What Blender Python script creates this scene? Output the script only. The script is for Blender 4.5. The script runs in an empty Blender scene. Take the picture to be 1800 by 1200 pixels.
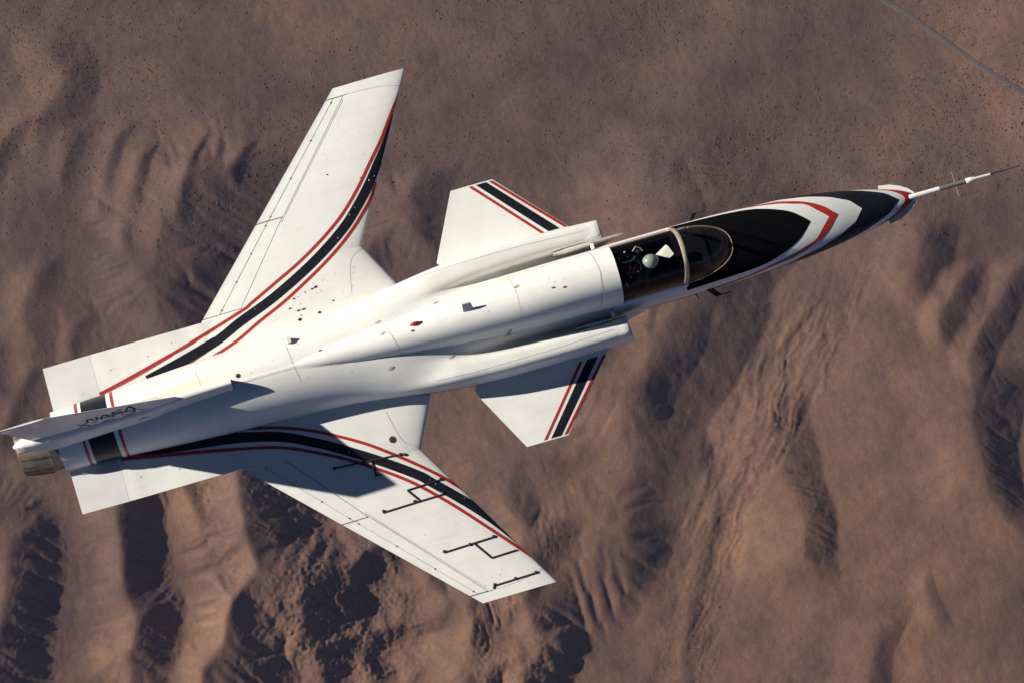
import bpy, math, random
import numpy as np
from mathutils import Vector, Matrix
S = bpy.context.scene
COL = S.collection
R = math.radians
GZ = -2150.0                      # level of the desert floor; the aircraft flies at the origin

# ------------------------------------------------------------------ camera, sky, sun, exposure
cd = bpy.data.cameras.new('camera'); co = bpy.data.objects.new('camera', cd); COL.objects.link(co)
cd.lens = 112.0; cd.sensor_width = 36.0; cd.clip_start = 1.0; cd.clip_end = 60000.0
co.matrix_world = Matrix(((0.95898723, 0.27518537, -0.06794492, -2.91084275),
                          (-0.28242495, 0.94802404, -0.14658295, -7.58868559),
                          (0.02407593, 0.15976052, 0.98686216, 48.18895339),
                          (0, 0, 0, 1)))
S.camera = co
SUN = Vector((-4.69, 2.06, 2.45)).normalized()
EL = math.asin(SUN.z); AZ = math.atan2(SUN.x, SUN.y)
W = bpy.data.worlds.new('World'); S.world = W; W.use_nodes = True
nt = W.node_tree; bg = nt.nodes['Background']
sky = nt.nodes.new('ShaderNodeTexSky'); sky.sky_type = 'NISHITA'; sky.sun_disc = False
sky.sun_elevation = EL; sky.sun_rotation = AZ; sky.altitude = 5000; sky.dust_density = 0.1; sky.air_density = 0.55; sky.ozone_density = 2.0
nt.links.new(sky.outputs[0], bg.inputs[0]); bg.inputs[1].default_value = 0.05
sd = bpy.data.lights.new('sun', 'SUN'); sd.energy = 5.0; sd.angle = R(0.5); sd.color = (1.0, 0.95, 0.86)
so = bpy.data.objects.new('sun', sd); COL.objects.link(so)
so.rotation_euler = SUN.to_track_quat('Z', 'Y').to_euler()
S.view_settings.view_transform = 'Standard'; S.view_settings.look = 'None'
S.view_settings.exposure = 0.55; S.view_settings.gamma = 1.0
S.render.engine = 'CYCLES'
S.cycles.transparent_max_bounces = 12

# ------------------------------------------------------------------ materials
def mat(name, base, rough=0.5, metal=0.0, noise=None, spec=0.5, coat=0.0):
    """noise = (scale, second colour, contrast low, contrast high)"""
    m = bpy.data.materials.new(name); m.use_nodes = True; t = m.node_tree
    b = t.nodes['Principled BSDF']
    b.inputs['Base Color'].default_value = (*base, 1); b.inputs['Roughness'].default_value = rough
    b.inputs['Metallic'].default_value = metal; b.inputs['Specular IOR Level'].default_value = spec
    b.inputs['Coat Weight'].default_value = coat
    if noise:
        tc = t.nodes.new('ShaderNodeTexCoord'); n = t.nodes.new('ShaderNodeTexNoise')
        n.inputs['Scale'].default_value = noise[0]; n.inputs['Detail'].default_value = 8
        n.inputs['Roughness'].default_value = 0.65
        r = t.nodes.new('ShaderNodeValToRGB'); e = r.color_ramp.elements
        e[0].position = noise[2]; e[1].position = noise[3]
        e[0].color = (*noise[1], 1); e[1].color = (*base, 1)
        t.links.new(tc.outputs['Object'], n.inputs['Vector']); t.links.new(n.outputs['Fac'], r.inputs['Fac'])
        t.links.new(r.outputs['Color'], b.inputs['Base Color'])
    return m
M = {}
def white_paint(name, tint=(0.80, 0.785, 0.735), stain=False):
    m = mat(name, tint, 0.42, noise=(2.2, tuple(c * 0.93 for c in tint), 0.35, 0.62))
    t = m.node_tree; b = t.nodes['Principled BSDF']
    # fine streaks of grime along the airflow
    tc = [n for n in t.nodes if n.type == 'TEX_COORD'][0]
    mp = t.nodes.new('ShaderNodeMapping'); mp.inputs['Scale'].default_value = (1.0, 9, 9)
    n = t.nodes.new('ShaderNodeTexNoise'); n.inputs['Scale'].default_value = 1.6; n.inputs['Detail'].default_value = 9
    r = t.nodes.new('ShaderNodeValToRGB'); r.color_ramp.elements[0].position = 0.28; r.color_ramp.elements[1].position = 0.5
    r.color_ramp.elements[0].color = (0.955, 0.95, 0.94, 1)
    mx = t.nodes.new('ShaderNodeMix'); mx.data_type = 'RGBA'; mx.blend_type = 'MULTIPLY'; mx.inputs[0].default_value = 1
    t.links.new(tc.outputs['Object'], mp.inputs[0]); t.links.new(mp.outputs[0], n.inputs['Vector'])
    t.links.new(n.outputs['Fac'], r.inputs['Fac'])
    ramp0 = [x for x in t.nodes if x.type == 'VALTORGB'][0]
    t.links.new(ramp0.outputs['Color'], mx.inputs[6]); t.links.new(r.outputs['Color'], mx.inputs[7])
    last = mx.outputs[2]
    if stain:   # yellowish fluid stain trailing aft from a small vent on the port rear fuselage
        sx = t.nodes.new('ShaderNodeSeparateXYZ'); t.links.new(tc.outputs['Object'], sx.inputs[0])
        def mth(op, a, bb=None, c=None):
            k = t.nodes.new('ShaderNodeMath'); k.operation = op
            for i, v in enumerate((a, bb, c)):
                if v is None: continue
                if isinstance(v, (int, float)): k.inputs[i].default_value = v
                else: t.links.new(v, k.inputs[i])
            return k.outputs[0]
        # centre line: y = 0.06 + 0.07*(1-((x+4.5)/.9)^2)
        u = mth('DIVIDE', mth('ADD', sx.outputs[0], 4.55), 0.85)
        inx = mth('MAXIMUM', mth('SUBTRACT', 1.0, mth('MULTIPLY', u, u)), 0.0)
        dy = mth('DIVIDE', mth('SUBTRACT', sx.outputs[1], mth('ADD', 0.12, mth('MULTIPLY', inx, 0.05))), 0.075)
        iny = mth('MAXIMUM', mth('SUBTRACT', 1.0, mth('MULTIPLY', dy, dy)), 0.0)
        f = mth('MULTIPLY', mth('MULTIPLY', inx, iny), 0.5)
        f = mth('MULTIPLY', f, mth('ADD', n.outputs['Fac'], 0.35))
        m2 = t.nodes.new('ShaderNodeMix'); m2.data_type = 'RGBA'
        t.links.new(f, m2.inputs[0]); t.links.new(last, m2.inputs[6]); m2.inputs[7].default_value = (0.78, 0.60, 0.28, 1)
        last = m2.outputs[2]
    t.links.new(last, b.inputs['Base Color'])
    return m
M['white'] = white_paint('white_paint')
M['body'] = white_paint('white_body_paint', stain=True)
M['grey'] = mat('grey_paint_and_flap_shade', (0.71, 0.70, 0.68), 0.45, noise=(5, (0.66, 0.65, 0.63), .3, .6))
M['black'] = mat('black_paint_and_duct_shade', (0.007, 0.008, 0.015), 0.38, noise=(9, (0.016, 0.016, 0.022), .3, .7), spec=0.35)
M['matt'] = mat('matt_black_paint', (0.0035, 0.0033, 0.0045), 0.85, noise=(9, (0.005, 0.005, 0.006), .3, .7), spec=0.03)
M['red'] = mat('red_paint', (0.42, 0.032, 0.022), 0.4, noise=(9, (0.36, 0.030, 0.022), .3, .7))
M['line'] = mat('panel_gap', (0.30, 0.27, 0.24), 0.8, noise=(14, (0.58, 0.54, 0.49), .35, .6))
M['gap'] = mat('dark_gap', (0.035, 0.03, 0.03), 0.9, noise=(10, (0.16, 0.13, 0.12), .35, .7))
M['hole'] = mat('dark_hole', (0.012, 0.010, 0.010), 0.8, noise=(10, (0.03, 0.02, 0.02), .3, .7))
M['belt'] = mat('dark_tube', (0.028, 0.018, 0.018), 0.55, noise=(12, (0.05, 0.03, 0.03), .3, .7))
M['metal'] = mat('burnt_metal', (0.44, 0.37, 0.27), 0.42, metal=0.75, noise=(5, (0.20, 0.15, 0.11), .30, .62))
M['dmetal'] = mat('dark_metal', (0.10, 0.09, 0.08), 0.45, metal=0.7, noise=(7, (0.04, 0.035, 0.03), .3, .7))
M['bare'] = mat('bare_metal', (0.55, 0.52, 0.47), 0.35, metal=0.9, noise=(9, (0.4, 0.37, 0.33), .3, .7))
M['gunmetal'] = mat('grey_boom', (0.17, 0.16, 0.135), 0.5, noise=(9, (0.13, 0.12, 0.10), .3, .7))
M['cockpit'] = mat('cockpit_black', (0.004, 0.004, 0.007), 0.9, noise=(12, (0.007, 0.007, 0.010), .3, .7), spec=0.05)
M['panelgrey'] = mat('instrument_grey', (0.03, 0.032, 0.038), 0.7, noise=(40, (0.012, 0.012, 0.015), .4, .6))
M['seal'] = mat('brown_seal', (0.09, 0.05, 0.032), 0.5, noise=(12, (0.06, 0.03, 0.02), .3, .7))
M['rim'] = mat('pale_rim', (0.46, 0.41, 0.33), 0.22, noise=(12, (0.28, 0.22, 0.16), .3, .7))
M['strap'] = mat('orange_strap', (0.40, 0.13, 0.05), 0.8, noise=(50, (0.25, 0.08, 0.04), .3, .7))
M['strapw'] = mat('pale_strap', (0.62, 0.56, 0.48), 0.7, noise=(50, (0.45, 0.4, 0.34), .3, .7))
M['helmet'] = mat('helmet_grey_green', (0.25, 0.29, 0.25), 0.3, noise=(18, (0.27, 0.31, 0.27), .3, .7), coat=0.5)
M['suit'] = mat('flight_suit', (0.018, 0.022, 0.017), 0.9, noise=(30, (0.012, 0.014, 0.011), .3, .7))
M['skin'] = mat('skin', (0.45, 0.27, 0.19), 0.6, noise=(60, (0.38, 0.22, 0.15), .3, .7))
M['paper'] = mat('paper', (0.74, 0.70, 0.62), 0.8, noise=(30, (0.66, 0.62, 0.55), .3, .7))
M['lens'] = mat('red_lens', (0.55, 0.02, 0.01), 0.15, noise=(30, (0.35, 0.01, 0.01), .3, .7), coat=1)
M['road'] = mat('asphalt', (0.128, 0.100, 0.086), 0.9, noise=(0.12, (0.092, 0.074, 0.067), .35, .65))
def glass(name, tint):
    m = bpy.data.materials.new(name); m.use_nodes = True; t = m.node_tree; t.nodes.clear()
    o = t.nodes.new('ShaderNodeOutputMaterial'); mx = t.nodes.new('ShaderNodeMixShader')
    tr = t.nodes.new('ShaderNodeBsdfTransparent'); gl = t.nodes.new('ShaderNodeBsdfGlossy')
    fr = t.nodes.new('ShaderNodeFresnel'); ge = t.nodes.new('ShaderNodeNewGeometry'); io = t.nodes.new('ShaderNodeMapRange')   # thin shell: same reflection from both faces
    io.inputs[3].default_value = 1.29; io.inputs[4].default_value = 1 / 1.29; t.links.new(ge.outputs['Backfacing'], io.inputs[0]); t.links.new(io.outputs[0], fr.inputs[0])
    n = t.nodes.new('ShaderNodeTexNoise'); n.inputs['Scale'].default_value = 6
    r = t.nodes.new('ShaderNodeMapRange'); r.inputs[3].default_value = 0.03; r.inputs[4].default_value = 0.07
    t.links.new(n.outputs['Fac'], r.inputs[0]); t.links.new(r.outputs[0], gl.inputs['Roughness'])
    tr.inputs[0].default_value = (*tint, 1)
    t.links.new(fr.outputs[0], mx.inputs[0]); t.links.new(tr.outputs[0], mx.inputs[1]); t.links.new(gl.outputs[0], mx.inputs[2])
    t.links.new(mx.outputs[0], o.inputs[0]); return m
M['glass'] = glass('canopy_glass', (0.96, 0.96, 0.95))

# ------------------------------------------------------------------ mesh helpers
class MB:
    def __init__(s): s.v = []; s.f = []; s.m = []; s.names = []
    def mi(s, name):
        if name not in s.names: s.names.append(name)
        return s.names.index(name)
    def grid(s, P, mt, close_u=False, close_v=False):
        """P[i][j] rows of points"""
        k = len(s.v); n = len(P); w = len(P[0]); mi = s.mi(mt)
        for r in P: s.v.extend([tuple(p) for p in r])
        for i in range(n if close_u else n - 1):
            for j in range(w if close_v else w - 1):
                a = k + i * w + j; b = k + i * w + (j + 1) % w
                c = k + ((i + 1) % n) * w + (j + 1) % w; d = k + ((i + 1) % n) * w + j
                s.f.append((a, b, c, d)); s.m.append(mi)
        return k
    def poly(s, pts, mt):
        k = len(s.v); s.v.extend([tuple(p) for p in pts]); s.f.append(tuple(range(k, k + len(pts)))); s.m.append(s.mi(mt))
    def tube(s, pts, rad, mt, seg=10, cap=True):
        pts = [Vector(p) for p in pts]; rad = rad if isinstance(rad, (list, tuple)) else [rad] * len(pts)
        rows = []; up = Vector((0, 0, 1))
        for i, p in enumerate(pts):
            d = (pts[min(i + 1, len(pts) - 1)] - pts[max(i - 1, 0)]).normalized()
            u = d.cross(up)
            if u.length < 1e-3: u = d.cross(Vector((0, 1, 0)))
            u.normalize(); w = u.cross(d)
            rows.append([p + (u * math.cos(2 * math.pi * j / seg) + w * math.sin(2 * math.pi * j / seg)) * rad[i] for j in range(seg)])
        s.grid(rows, mt, close_v=True)
        if cap: s.poly(rows[0][::-1], mt); s.poly(rows[-1], mt)
    def box(s, x0, x1, y0, y1, z0, z1, mt, bev=0.0):
        b = bev
        ring = lambda z, i: [(x0 + i, y0 + b, z), (x0 + b, y0 + i, z), (x1 - b, y0 + i, z), (x1 - i, y0 + b, z), (x1 - i, y1 - b, z), (x1 - b, y1 - i, z), (x0 + b, y1 - i, z), (x0 + i, y1 - b, z)] if b else [(x0, y0, z), (x1, y0, z), (x1, y1, z), (x0, y1, z)]
        if b: rows = [ring(z0, b * .9), ring(z0 + b, 0), ring(z1 - b, 0), ring(z1, b * .9)]
        else: rows = [ring(z0, 0), ring(z1, 0)]
        s.grid(rows, mt, close_v=True); s.poly(rows[0][::-1], mt); s.poly(rows[-1], mt)
    def ball(s, c, r, mt, n=10, m=16):
        rx, ry, rz = r if isinstance(r, tuple) else (r, r, r)
        P = [[(c[0] + rx * math.sin(a) * math.cos(t), c[1] + ry * math.sin(a) * math.sin(t), c[2] + rz * math.cos(a))
              for t in [2 * math.pi * j / m for j in range(m)]] for a in [max(1e-3, min(math.pi - 1e-3, math.pi * i / n)) for i in range(n + 1)]]
        s.grid(P, mt, close_v=True)
    def build(s, name, parent=None, smooth=35, recalc=True):
        me = bpy.data.meshes.new(name); me.from_pydata(s.v, [], s.f)
        for n in s.names: me.materials.append(M[n])
        me.polygons.foreach_set('material_index', s.m)
        if smooth:
            me.polygons.foreach_set('use_smooth', [True] * len(s.f))
            me.set_sharp_from_angle(angle=R(smooth))
        me.update(); o = bpy.data.objects.new(name, me); COL.objects.link(o)
        if parent: o.parent = parent
        return o
def tag(o, label=None, cat=None, group=None, kind=None):
    for k, v in (('label', label), ('category', cat), ('group', group), ('kind', kind)):
        if v: o[k] = v
    return o
def lerp(t, pts):
    xs = [p[0] for p in pts]; ys = [p[1] for p in pts]
    return float(np.interp(t, xs, ys))
_pc = {}
def pch(t, pts):
    """monotone cubic interpolation"""
    key = tuple(pts)
    if key not in _pc:
        x = np.array([p[0] for p in pts], float); y = np.array([p[1] for p in pts], float)
        h = np.diff(x); d = np.diff(y) / h; m_ = np.zeros(len(x))
        for i in range(1, len(x) - 1):
            if d[i - 1] * d[i] > 0:
                w1, w2 = 2 * h[i] + h[i - 1], h[i] + 2 * h[i - 1]; m_[i] = (w1 + w2) / (w1 / d[i - 1] + w2 / d[i])
        m_[0] = d[0]; m_[-1] = d[-1]; _pc[key] = (x.tolist(), y.tolist(), m_.tolist())
    x, y, m_ = _pc[key]
    if t <= x[0]: return y[0]
    if t >= x[-1]: return y[-1]
    import bisect
    i = bisect.bisect_right(x, t) - 1; h = x[i + 1] - x[i]; u = (t - x[i]) / h
    return (2*u**3 - 3*u*u + 1) * y[i] + (u**3 - 2*u*u + u) * h * m_[i] + (3*u*u - 2*u**3) * y[i + 1] + (u**3 - u*u) * h * m_[i + 1]

jet = bpy.data.objects.new('jet_aircraft', None); COL.objects.link(jet)
tag(jet, 'white forward-swept-wing jet with black and red stripes flying above the brown desert', 'aircraft')

# ------------------------------------------------------------------ fuselage surfaces
NOSE = [  # x, half width, centre z, top z, bottom z, exponent
    (1.95, .535, .30, .74, -.35, 3.0), (2.19, .535, .30, .74, -.36, 3.0), (3.3, .535, .29, .74, -.38, 3.0), (3.7, .535, .29, .72, -.38, 2.8),
    (4.0, .53, .29, .69, -.38, 2.6), (4.6, .505, .285, .61, -.35, 2.3), (5.0, .487, .27, .555, -.32, 2.2), (5.3, .462, .25, .51, -.29, 2.1), (5.7, .412, .21, .44, -.25, 2.0),
    (6.1, .345, .15, .345, -.20, 2.0), (6.5, .257, .09, .245, -.13, 2.0), (6.8, .165, .06, .165, -.075, 2.0), (6.97, .088, .05, .11, -.02, 2.0), (7.04, .05, .05, .08, .02, 2.0)]
NA = np.array(NOSE)
def nose_par(x):
    # smooth interpolation (catmull style) of the table
    xs = NA[:, 0]; i = int(np.clip(np.searchsorted(xs, x) - 1, 0, len(xs) - 2)); t = (x - xs[i]) / (xs[i + 1] - xs[i])
    out = []
    for c in range(1, 6):
        y = NA[:, c]
        def sl(k):
            if k <= 0: return (y[1] - y[0]) / (xs[1] - xs[0])
            if k >= len(xs) - 1: return (y[-1] - y[-2]) / (xs[-1] - xs[-2])
            return (y[k + 1] - y[k - 1]) / (xs[k + 1] - xs[k - 1])
        h = xs[i + 1] - xs[i]; a, b = sl(i) * h, sl(i + 1) * h
        out.append((2 * t**3 - 3 * t**2 + 1) * y[i] + (t**3 - 2 * t**2 + t) * a + (-2 * t**3 + 3 * t**2) * y[i + 1] + (t**3 - t**2) * b)
    return out
def nosept(x, phi, off=0.0):
    w, zc, zt, zb, n = nose_par(x)
    s, c = math.sin(phi), math.cos(phi)
    y = (w + off) * math.copysign(abs(s)**(2 / n), s)
    h = (zt - zc + off) if c >= 0 else (zc - zb + off)
    return Vector((x, y, zc + h * math.copysign(abs(c)**(2 / n), c)))
def phi_of(x, y):
    w, zc, zt, zb, n = nose_par(x)
    return math.asin(min(1, abs(y) / w)**(n / 2))

W1 = [(-6.66, .455), (-6.2, .475), (-5.7, .50), (-5.0, .548), (-4.1, .60), (-3.2, .635), (-2.2, .70), (-1.5, .79), (-.9, .875), (-.3, .94), (.3, .972), (1.0, .975), (1.6, .965), (2.13, .945)]
def bparam(x):
    w = pch(x, W1); zc = pch(x, [(-6.66, .10), (-4, .08), (-2.5, .12), (-1, .25), (2, .28)])
    zs = pch(x, [(-6.66, .54), (-6.0, .65), (-5, .74), (-4, .80), (-3, .83), (-1.6, .80), (-.7, .68), (.2, .48), (1.0, .34), (2, .22)])
    ns = pch(x, [(-6.66, 2.0), (-4, 1.92), (-2, 2.0), (-1.2, 2.3), (-.4, 3), (2, 5)])
    zb = pch(x, [(-6.66, -.28), (-5, -.36), (-3, -.46), (0, -.5), (2, -.42)])
    sw = pch(x, [(-2.9, .03), (-2.5, .10), (-2.0, .18), (-1.5, .24), (-.8, .31), (0, .375), (1, .43), (2.19, .455)])
    st = pch(x, [(-2.9, .77), (-2.5, .85), (-1.8, .955), (-.9, 1.09), (0, 1.21), (1, 1.31), (2.19, 1.36)])
    bw = pch(x, [(-2.5, .40), (-1, .50), (0, .53), (2.2, .535)])
    bt = pch(x, [(-2.5, .5), (-1.5, .70), (-.5, .75), (1, .74), (2.2, .74)])
    nt_ = pch(x, [(-1.9, .30), (-1.2, .54), (-.5, .67), (.4, .68), (2.1, .63)])
    nw = pch(x, [(-1.5, .24), (-.5, .215), (.5, .19), (2.1, .165)])
    k = pch(x, [(-3, .04), (-2.2, .06), (-1.2, .05), (-.3, .032), (.6, .022), (2, .014)])
    return w, zc, zs, ns, zb, sw, st, bw, bt, nt_, nw, k
def btop_arr(x, y):
    """top surface of the rear and middle fuselage"""
    w, zc, zs, ns, zb, sw, st, bw, bt, nt_, nw, k = bparam(x)
    y = np.asarray(y, float); ay = np.abs(y)
    def comp(zt, c, hw, n, base):
        u = np.clip(np.abs(ay - c) / hw, 0, 1); return np.where(np.abs(ay - c) < hw, base + (zt - base) * (1 - u**n)**(1 / n), -3.0)
    yn = w - nw
    a = [comp(zs, 0, w, ns, zc), comp(bt, 0, bw, 3.0, zc - .1), comp(st, 0, sw, 2.15, pch(x, [(-2.9, .72), (-1.5, .70), (2, .70)])), comp(nt_, yn, nw, 3.4, zc)]
    a = np.stack(a); mx = a.max(0); r = mx + k * np.log(np.exp((a - mx) / k).sum(0))
    # fade the blend allowance to nothing at the rim
    return r - k * 0.0
def body_z(x, y): return float(btop_arr(x, [y])[0])
def body_pt(x, y, off=0.004):
    e = .01; z = body_z(x, y); gx = (body_z(x + e, y) - body_z(x - e, y)) / (2 * e); gy = (body_z(x, y + e) - body_z(x, y - e)) / (2 * e)
    n = Vector((-gx, -gy, 1)).normalized(); return Vector((x, y, z)) + n * off
def body_section(x, nt_=150, nb=50):
    w, zc, zb = bparam(x)[0], bparam(x)[1], bparam(x)[4]
    ph = np.linspace(-math.pi / 2, math.pi / 2, 601); y = w * np.sin(ph) * .9999; z = btop_arr(x, y)
    z[0] = z[-1] = zc
    d = np.r_[0, np.cumsum(np.hypot(np.diff(y), np.diff(z)))]; t = np.linspace(0, d[-1], nt_)
    yt, zt = np.interp(t, d, y), np.interp(t, d, z)
    yt = (yt - yt[::-1]) / 2; zt = (zt + zt[::-1]) / 2
    n = 3.0 if x > -4 else lerp(x, [(-6.66, 2.0), (-4, 3.0)])
    pb = np.linspace(math.pi / 2, -math.pi / 2, nb + 2)[1:-1]
    yb = w * np.sign(np.sin(pb)) * np.abs(np.sin(pb))**(2 / n); zb_ = zc - (zc - zb) * np.abs(np.cos(pb))**(2 / n)
    return [(x, a, b) for a, b in zip(np.r_[yt, yb], np.r_[zt, zb_])]

fus = MB()
xs = np.r_[np.linspace(-6.64, -2.2, 60), np.linspace(-2.15, 2.0, 110)]
rows = [body_section(x) for x in xs]
fus.grid(rows, 'body', close_v=True)
fus.poly(rows[-1], 'seal'); fus.poly(rows[0][::-1], 'dmetal')
# spine continues over the front of the fuselage as far as the canopy
def front_section(x, n=120):
    w, zc, zt, zb, ne = nose_par(x)
    ph = np.linspace(-math.pi / 2, math.pi / 2, 401); y = w * np.sin(ph)
    a = zc + (zt - zc) * (1 - np.minimum(1, np.abs(y) / w)**3)**(1 / 3)
    sw, st = bparam(x)[5], bparam(x)[6]
    b = np.where(np.abs(y) < sw, .70 + (st - .70) * (1 - np.minimum(1, np.abs(y) / sw)**2.15)**(1 / 2.15), -3)
    k = .014; mx = np.maximum(a, b); z = mx + k * np.log(np.exp((a - mx) / k) + np.exp((b - mx) / k)); z[0] = z[-1] = zc
    d = np.r_[0, np.cumsum(np.hypot(np.diff(y), np.diff(z)))]; t = np.linspace(0, d[-1], n)
    return [(x, p, q) for p, q in zip(np.interp(t, d, y), np.interp(t, d, z))]
rows = [front_section(x) for x in (1.99, 2.03, 2.07, 2.11, 2.14)]
fus.grid(rows, 'body'); fus.poly(rows[-1], 'cockpit')
# forward fuselage with the cockpit opening
OPEN_X0, OPEN_X1, OPEN_Y = 2.15, 3.42, .415
pho = math.asin((OPEN_Y / .535)**1.5)
phs = sorted(set([round(v, 6) for v in list(np.linspace(-math.pi, math.pi, 97)) ] + [round(pho, 6), round(-pho, 6)]))
nx = [1.99, 2.05, 2.12, OPEN_X0] + list(np.linspace(2.3, 3.34, 12)) + [OPEN_X1] + list(np.linspace(3.5, 6.9, 70)) + [6.94, 6.97, 7.0, 7.02, 7.04]
k0 = len(fus.v); mi = fus.mi('body')
for x in nx: fus.v.extend([tuple(nosept(x, p)) for p in phs])
n = len(phs)
for i in range(len(nx) - 1):
    for j in range(n - 1):
        xm = (nx[i] + nx[i + 1]) / 2; pm = (phs[j] + phs[j + 1]) / 2
        if OPEN_X0 < xm < OPEN_X1 and abs(pm) < pho: continue
        if xm < OPEN_X0 and abs(pm) < pho: continue
        a = k0 + i * n + j; fus.f.append((a, a + 1, a + n + 1, a + n)); fus.m.append(mi)
fus.poly([tuple(nosept(7.04, p)) for p in phs[:-1]], 'body')
# --- painted nose chevrons: regions between two curves x(phi), laid 4 mm proud
def curve(pts, extra=()):
    c = [(phi_of(x, y), x) for x, y in pts] + [(R(a), x) for a, x in extra]
    c.sort(); return lambda ph: pch(ph, c)
def region(mb, fr, ff, p1, mt, nphi=40, nxx=24, off=.004):
    for s in (1, -1):
        rows = []
        for i in range(nphi + 1):
            ph = p1 * i / nphi; a, b = fr(ph), ff(ph)
            if b < a: b = a
            rows.append([nosept(a + (b - a) * j / nxx, s * ph, off) for j in range(nxx + 1)])
        mb.grid(rows, mt)
pan = curve([(5.281, 0), (5.16, .12), (5.03, .225), (4.79, .335), (4.64, .385), (4.49, .425), (4.25, .458), (4.0, .475), (3.7, .487)], [(66, 3.17)])
rear = lambda ph: 3.43 if ph < pho else 3.12
# panel ahead of the opening, and the strips beside the windshield
for s in (1, -1):
    rows = []
    for i in range(45):
        ph = R(66) * i / 44; a = 3.43 if ph < pho * 1.02 else 3.15; b = max(pan(ph), a)
        rows.append([nosept(a + (b - a) * j / 40, s * ph, .004) for j in range(41)])
    k = len(fus.v); fus.grid(rows, 'matt')
rin = curve([(5.587, 0), (5.51, .075), (5.44, .14), (5.24, .305), (5.13, .335), (4.9, .405), (4.6, .458)], [(76, 4.2), (88, 3.75), (98, 3.2), (104, 2.3)])
rout = curve([(5.734, 0), (5.65, .08), (5.56, .172), (5.3, .325), (5.0, .42), (4.86, .452), (4.57, .483)], [(85, 4.25), (94, 3.9), (100, 3.5), (106, 2.8), (109, 2.3)])
region(fus, rin, rout, R(108), 'red')
b2r = curve([(6.135, 0), (6.05, .09), (5.97, .172), (5.84, .235), (5.7, .302), (5.52, .36), (5.34, .41), (5.1, .45)], [(90, 4.75), (105, 4.2), (120, 3.9)])
b2f = curve([(6.755, 0), (6.68, .06), (6.54, .165), (6.4, .222), (6.26, .273)], [(78, 5.9), (90, 5.4), (105, 4.7), (120, 4.1)])
region(fus, b2r, b2f, R(118), 'black')
rnr = curve([(6.853, 0), (6.84, .035), (6.78, .097), (6.62, .195), (6.47, .252)], [(90, 6.2), (110, 5.8), (125, 5.3)])
rnf = lambda ph: lerp(ph, [(0, 7.0), (R(35), 6.99), (R(60), 6.93), (R(75), 6.8), (R(90), 6.55), (R(125), 5.6)])
region(fus, rnr, rnf, R(124), 'red')
# --- thin red cheat line along the fuselage sides, over a white edge
def side_y(x, z):
    if x > 2.0: w, zc, zt, zb, n = nose_par(x)
    else: w, zc, zb = bparam(x)[0], bparam(x)[1], bparam(x)[4]; n = 3.0 if x > -4 else lerp(x, [(-6.66, 2.0), (-4, 3.0)])
    return w * (1 - min(.999, abs(zc - z) / (zc - zb))**n)**(1 / n)
for s in (1, -1):
    for x0, x1, z in ((-5.66, 1.97, .045), (2.06, 3.3, .06)):
        P = [[Vector((x, s * (side_y(x, zz) + .005), zz)) for zz in (z - .03, z, z + .03)] for x in np.linspace(x0, x1, 120)]
        fus.grid(P, 'red')
# --- bands round the tail: (x0, x1, paint)
def ring_pts(x, off=.004, lo=-1.0):
    sec = body_section(x, 150, 50); n = len(sec); out = []
    for i in range(n):
        a = Vector(sec[i - 1]); b = Vector(sec[(i + 1) % n]); t = (b - a).normalized(); nn = Vector((0, -t.z, t.y))
        p = Vector(sec[i]); 
        if nn.dot(p - Vector((x, 0, .15))) < 0: nn = -nn
        out.append(p + nn * off)
    return out
for x0, x1, mt in ((-6.262, -6.22, 'red'), (-6.165, -5.77, 'black'), (-5.70, -5.655, 'red')):
    m_ = max(2, int((x1 - x0) / .05) + 1); P = [ring_pts(x) for x in np.linspace(x0, x1, m_)]
    P = [r[0:162] + r[-12:] for r in P]
    P = [r[-12:] + r[:162] for r in [[*q] for q in P]]
    fus.grid(P, mt)
# --- panel lines, vents and holes on the fuselage
def body_line(pts, wd, mt, n=30, off=.0035):
    pts = [Vector((a, b, 0)) for a, b in pts]; P = []
    for i in range(len(pts) - 1):
        for j in range(n + (i == len(pts) - 2)):
            t = j / n; p = pts[i].lerp(pts[i + 1], t); d = (pts[i + 1] - pts[i]).normalized(); q = Vector((-d.y, d.x, 0)) * wd / 2
            P.append([body_pt(p.x + q.x, p.y + q.y, off), body_pt(p.x - q.x, p.y - q.y, off)])
    fus.grid(P, mt)
def body_disc(x, y, rx, ry, mt, off=.005, rot=0):
    P = []
    for r_ in (.01, .5, 1):
        P.append([body_pt(x + r_ * (rx * math.cos(a) * math.cos(rot) - ry * math.sin(a) * math.sin(rot)), y + r_ * (rx * math.cos(a) * math.sin(rot) + ry * math.sin(a) * math.cos(rot)), off) for a in [2 * math.pi * j / 14 for j in range(14)]])
    fus.grid(P, mt, close_v=True)
body_line([(1.83, .40), (1.86, .2), (1.88, 0), (1.85, -.2), (1.80, -.38), (1.78, -.44)], .008, 'line', 10)
body_line([(-1.42, .2), (-1.36, -.03), (-1.30, -.28)], .006, 'line', 10)
body_line([(.55, .36), (.58, .2), (.59, 0), (.58, -.2), (.55, -.36)], .004, 'line', 12)
body_line([(-4.35, .40), (-4.33, .2), (-4.32, .1)], .004, 'line', 12)
body_line([(-.9, .80), (-.3, .84), (.9, .84), (1.9, .80)], .004, 'line', 20)
body_line([(-.9, -.78), (-.3, -.82), (.9, -.82), (1.9, -.78)], .004, 'line', 20)
body_line([(-2.95, .50), (-2.9, .0), (-2.86, -.25)], .005, 'line', 12)
for x, y in ((-3.746, .10), ): body_disc(x, y, .035, .035, 'hole')
for x, y in ((1.139, -.02), (1.304, -.06), (-2.46, .12), (-1.05, -.02)): body_disc(x, y, .03, .014, 'gap')
for x, y in ((-1.487, .08), (-.578, .345), (-1.509, .30), (-1.503, -.42), (-.579, -.50), (.35, -.40), (.62, .16)): body_disc(x, y, .05, .018, 'line', rot=.3)
rnd = random.Random(4)
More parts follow.
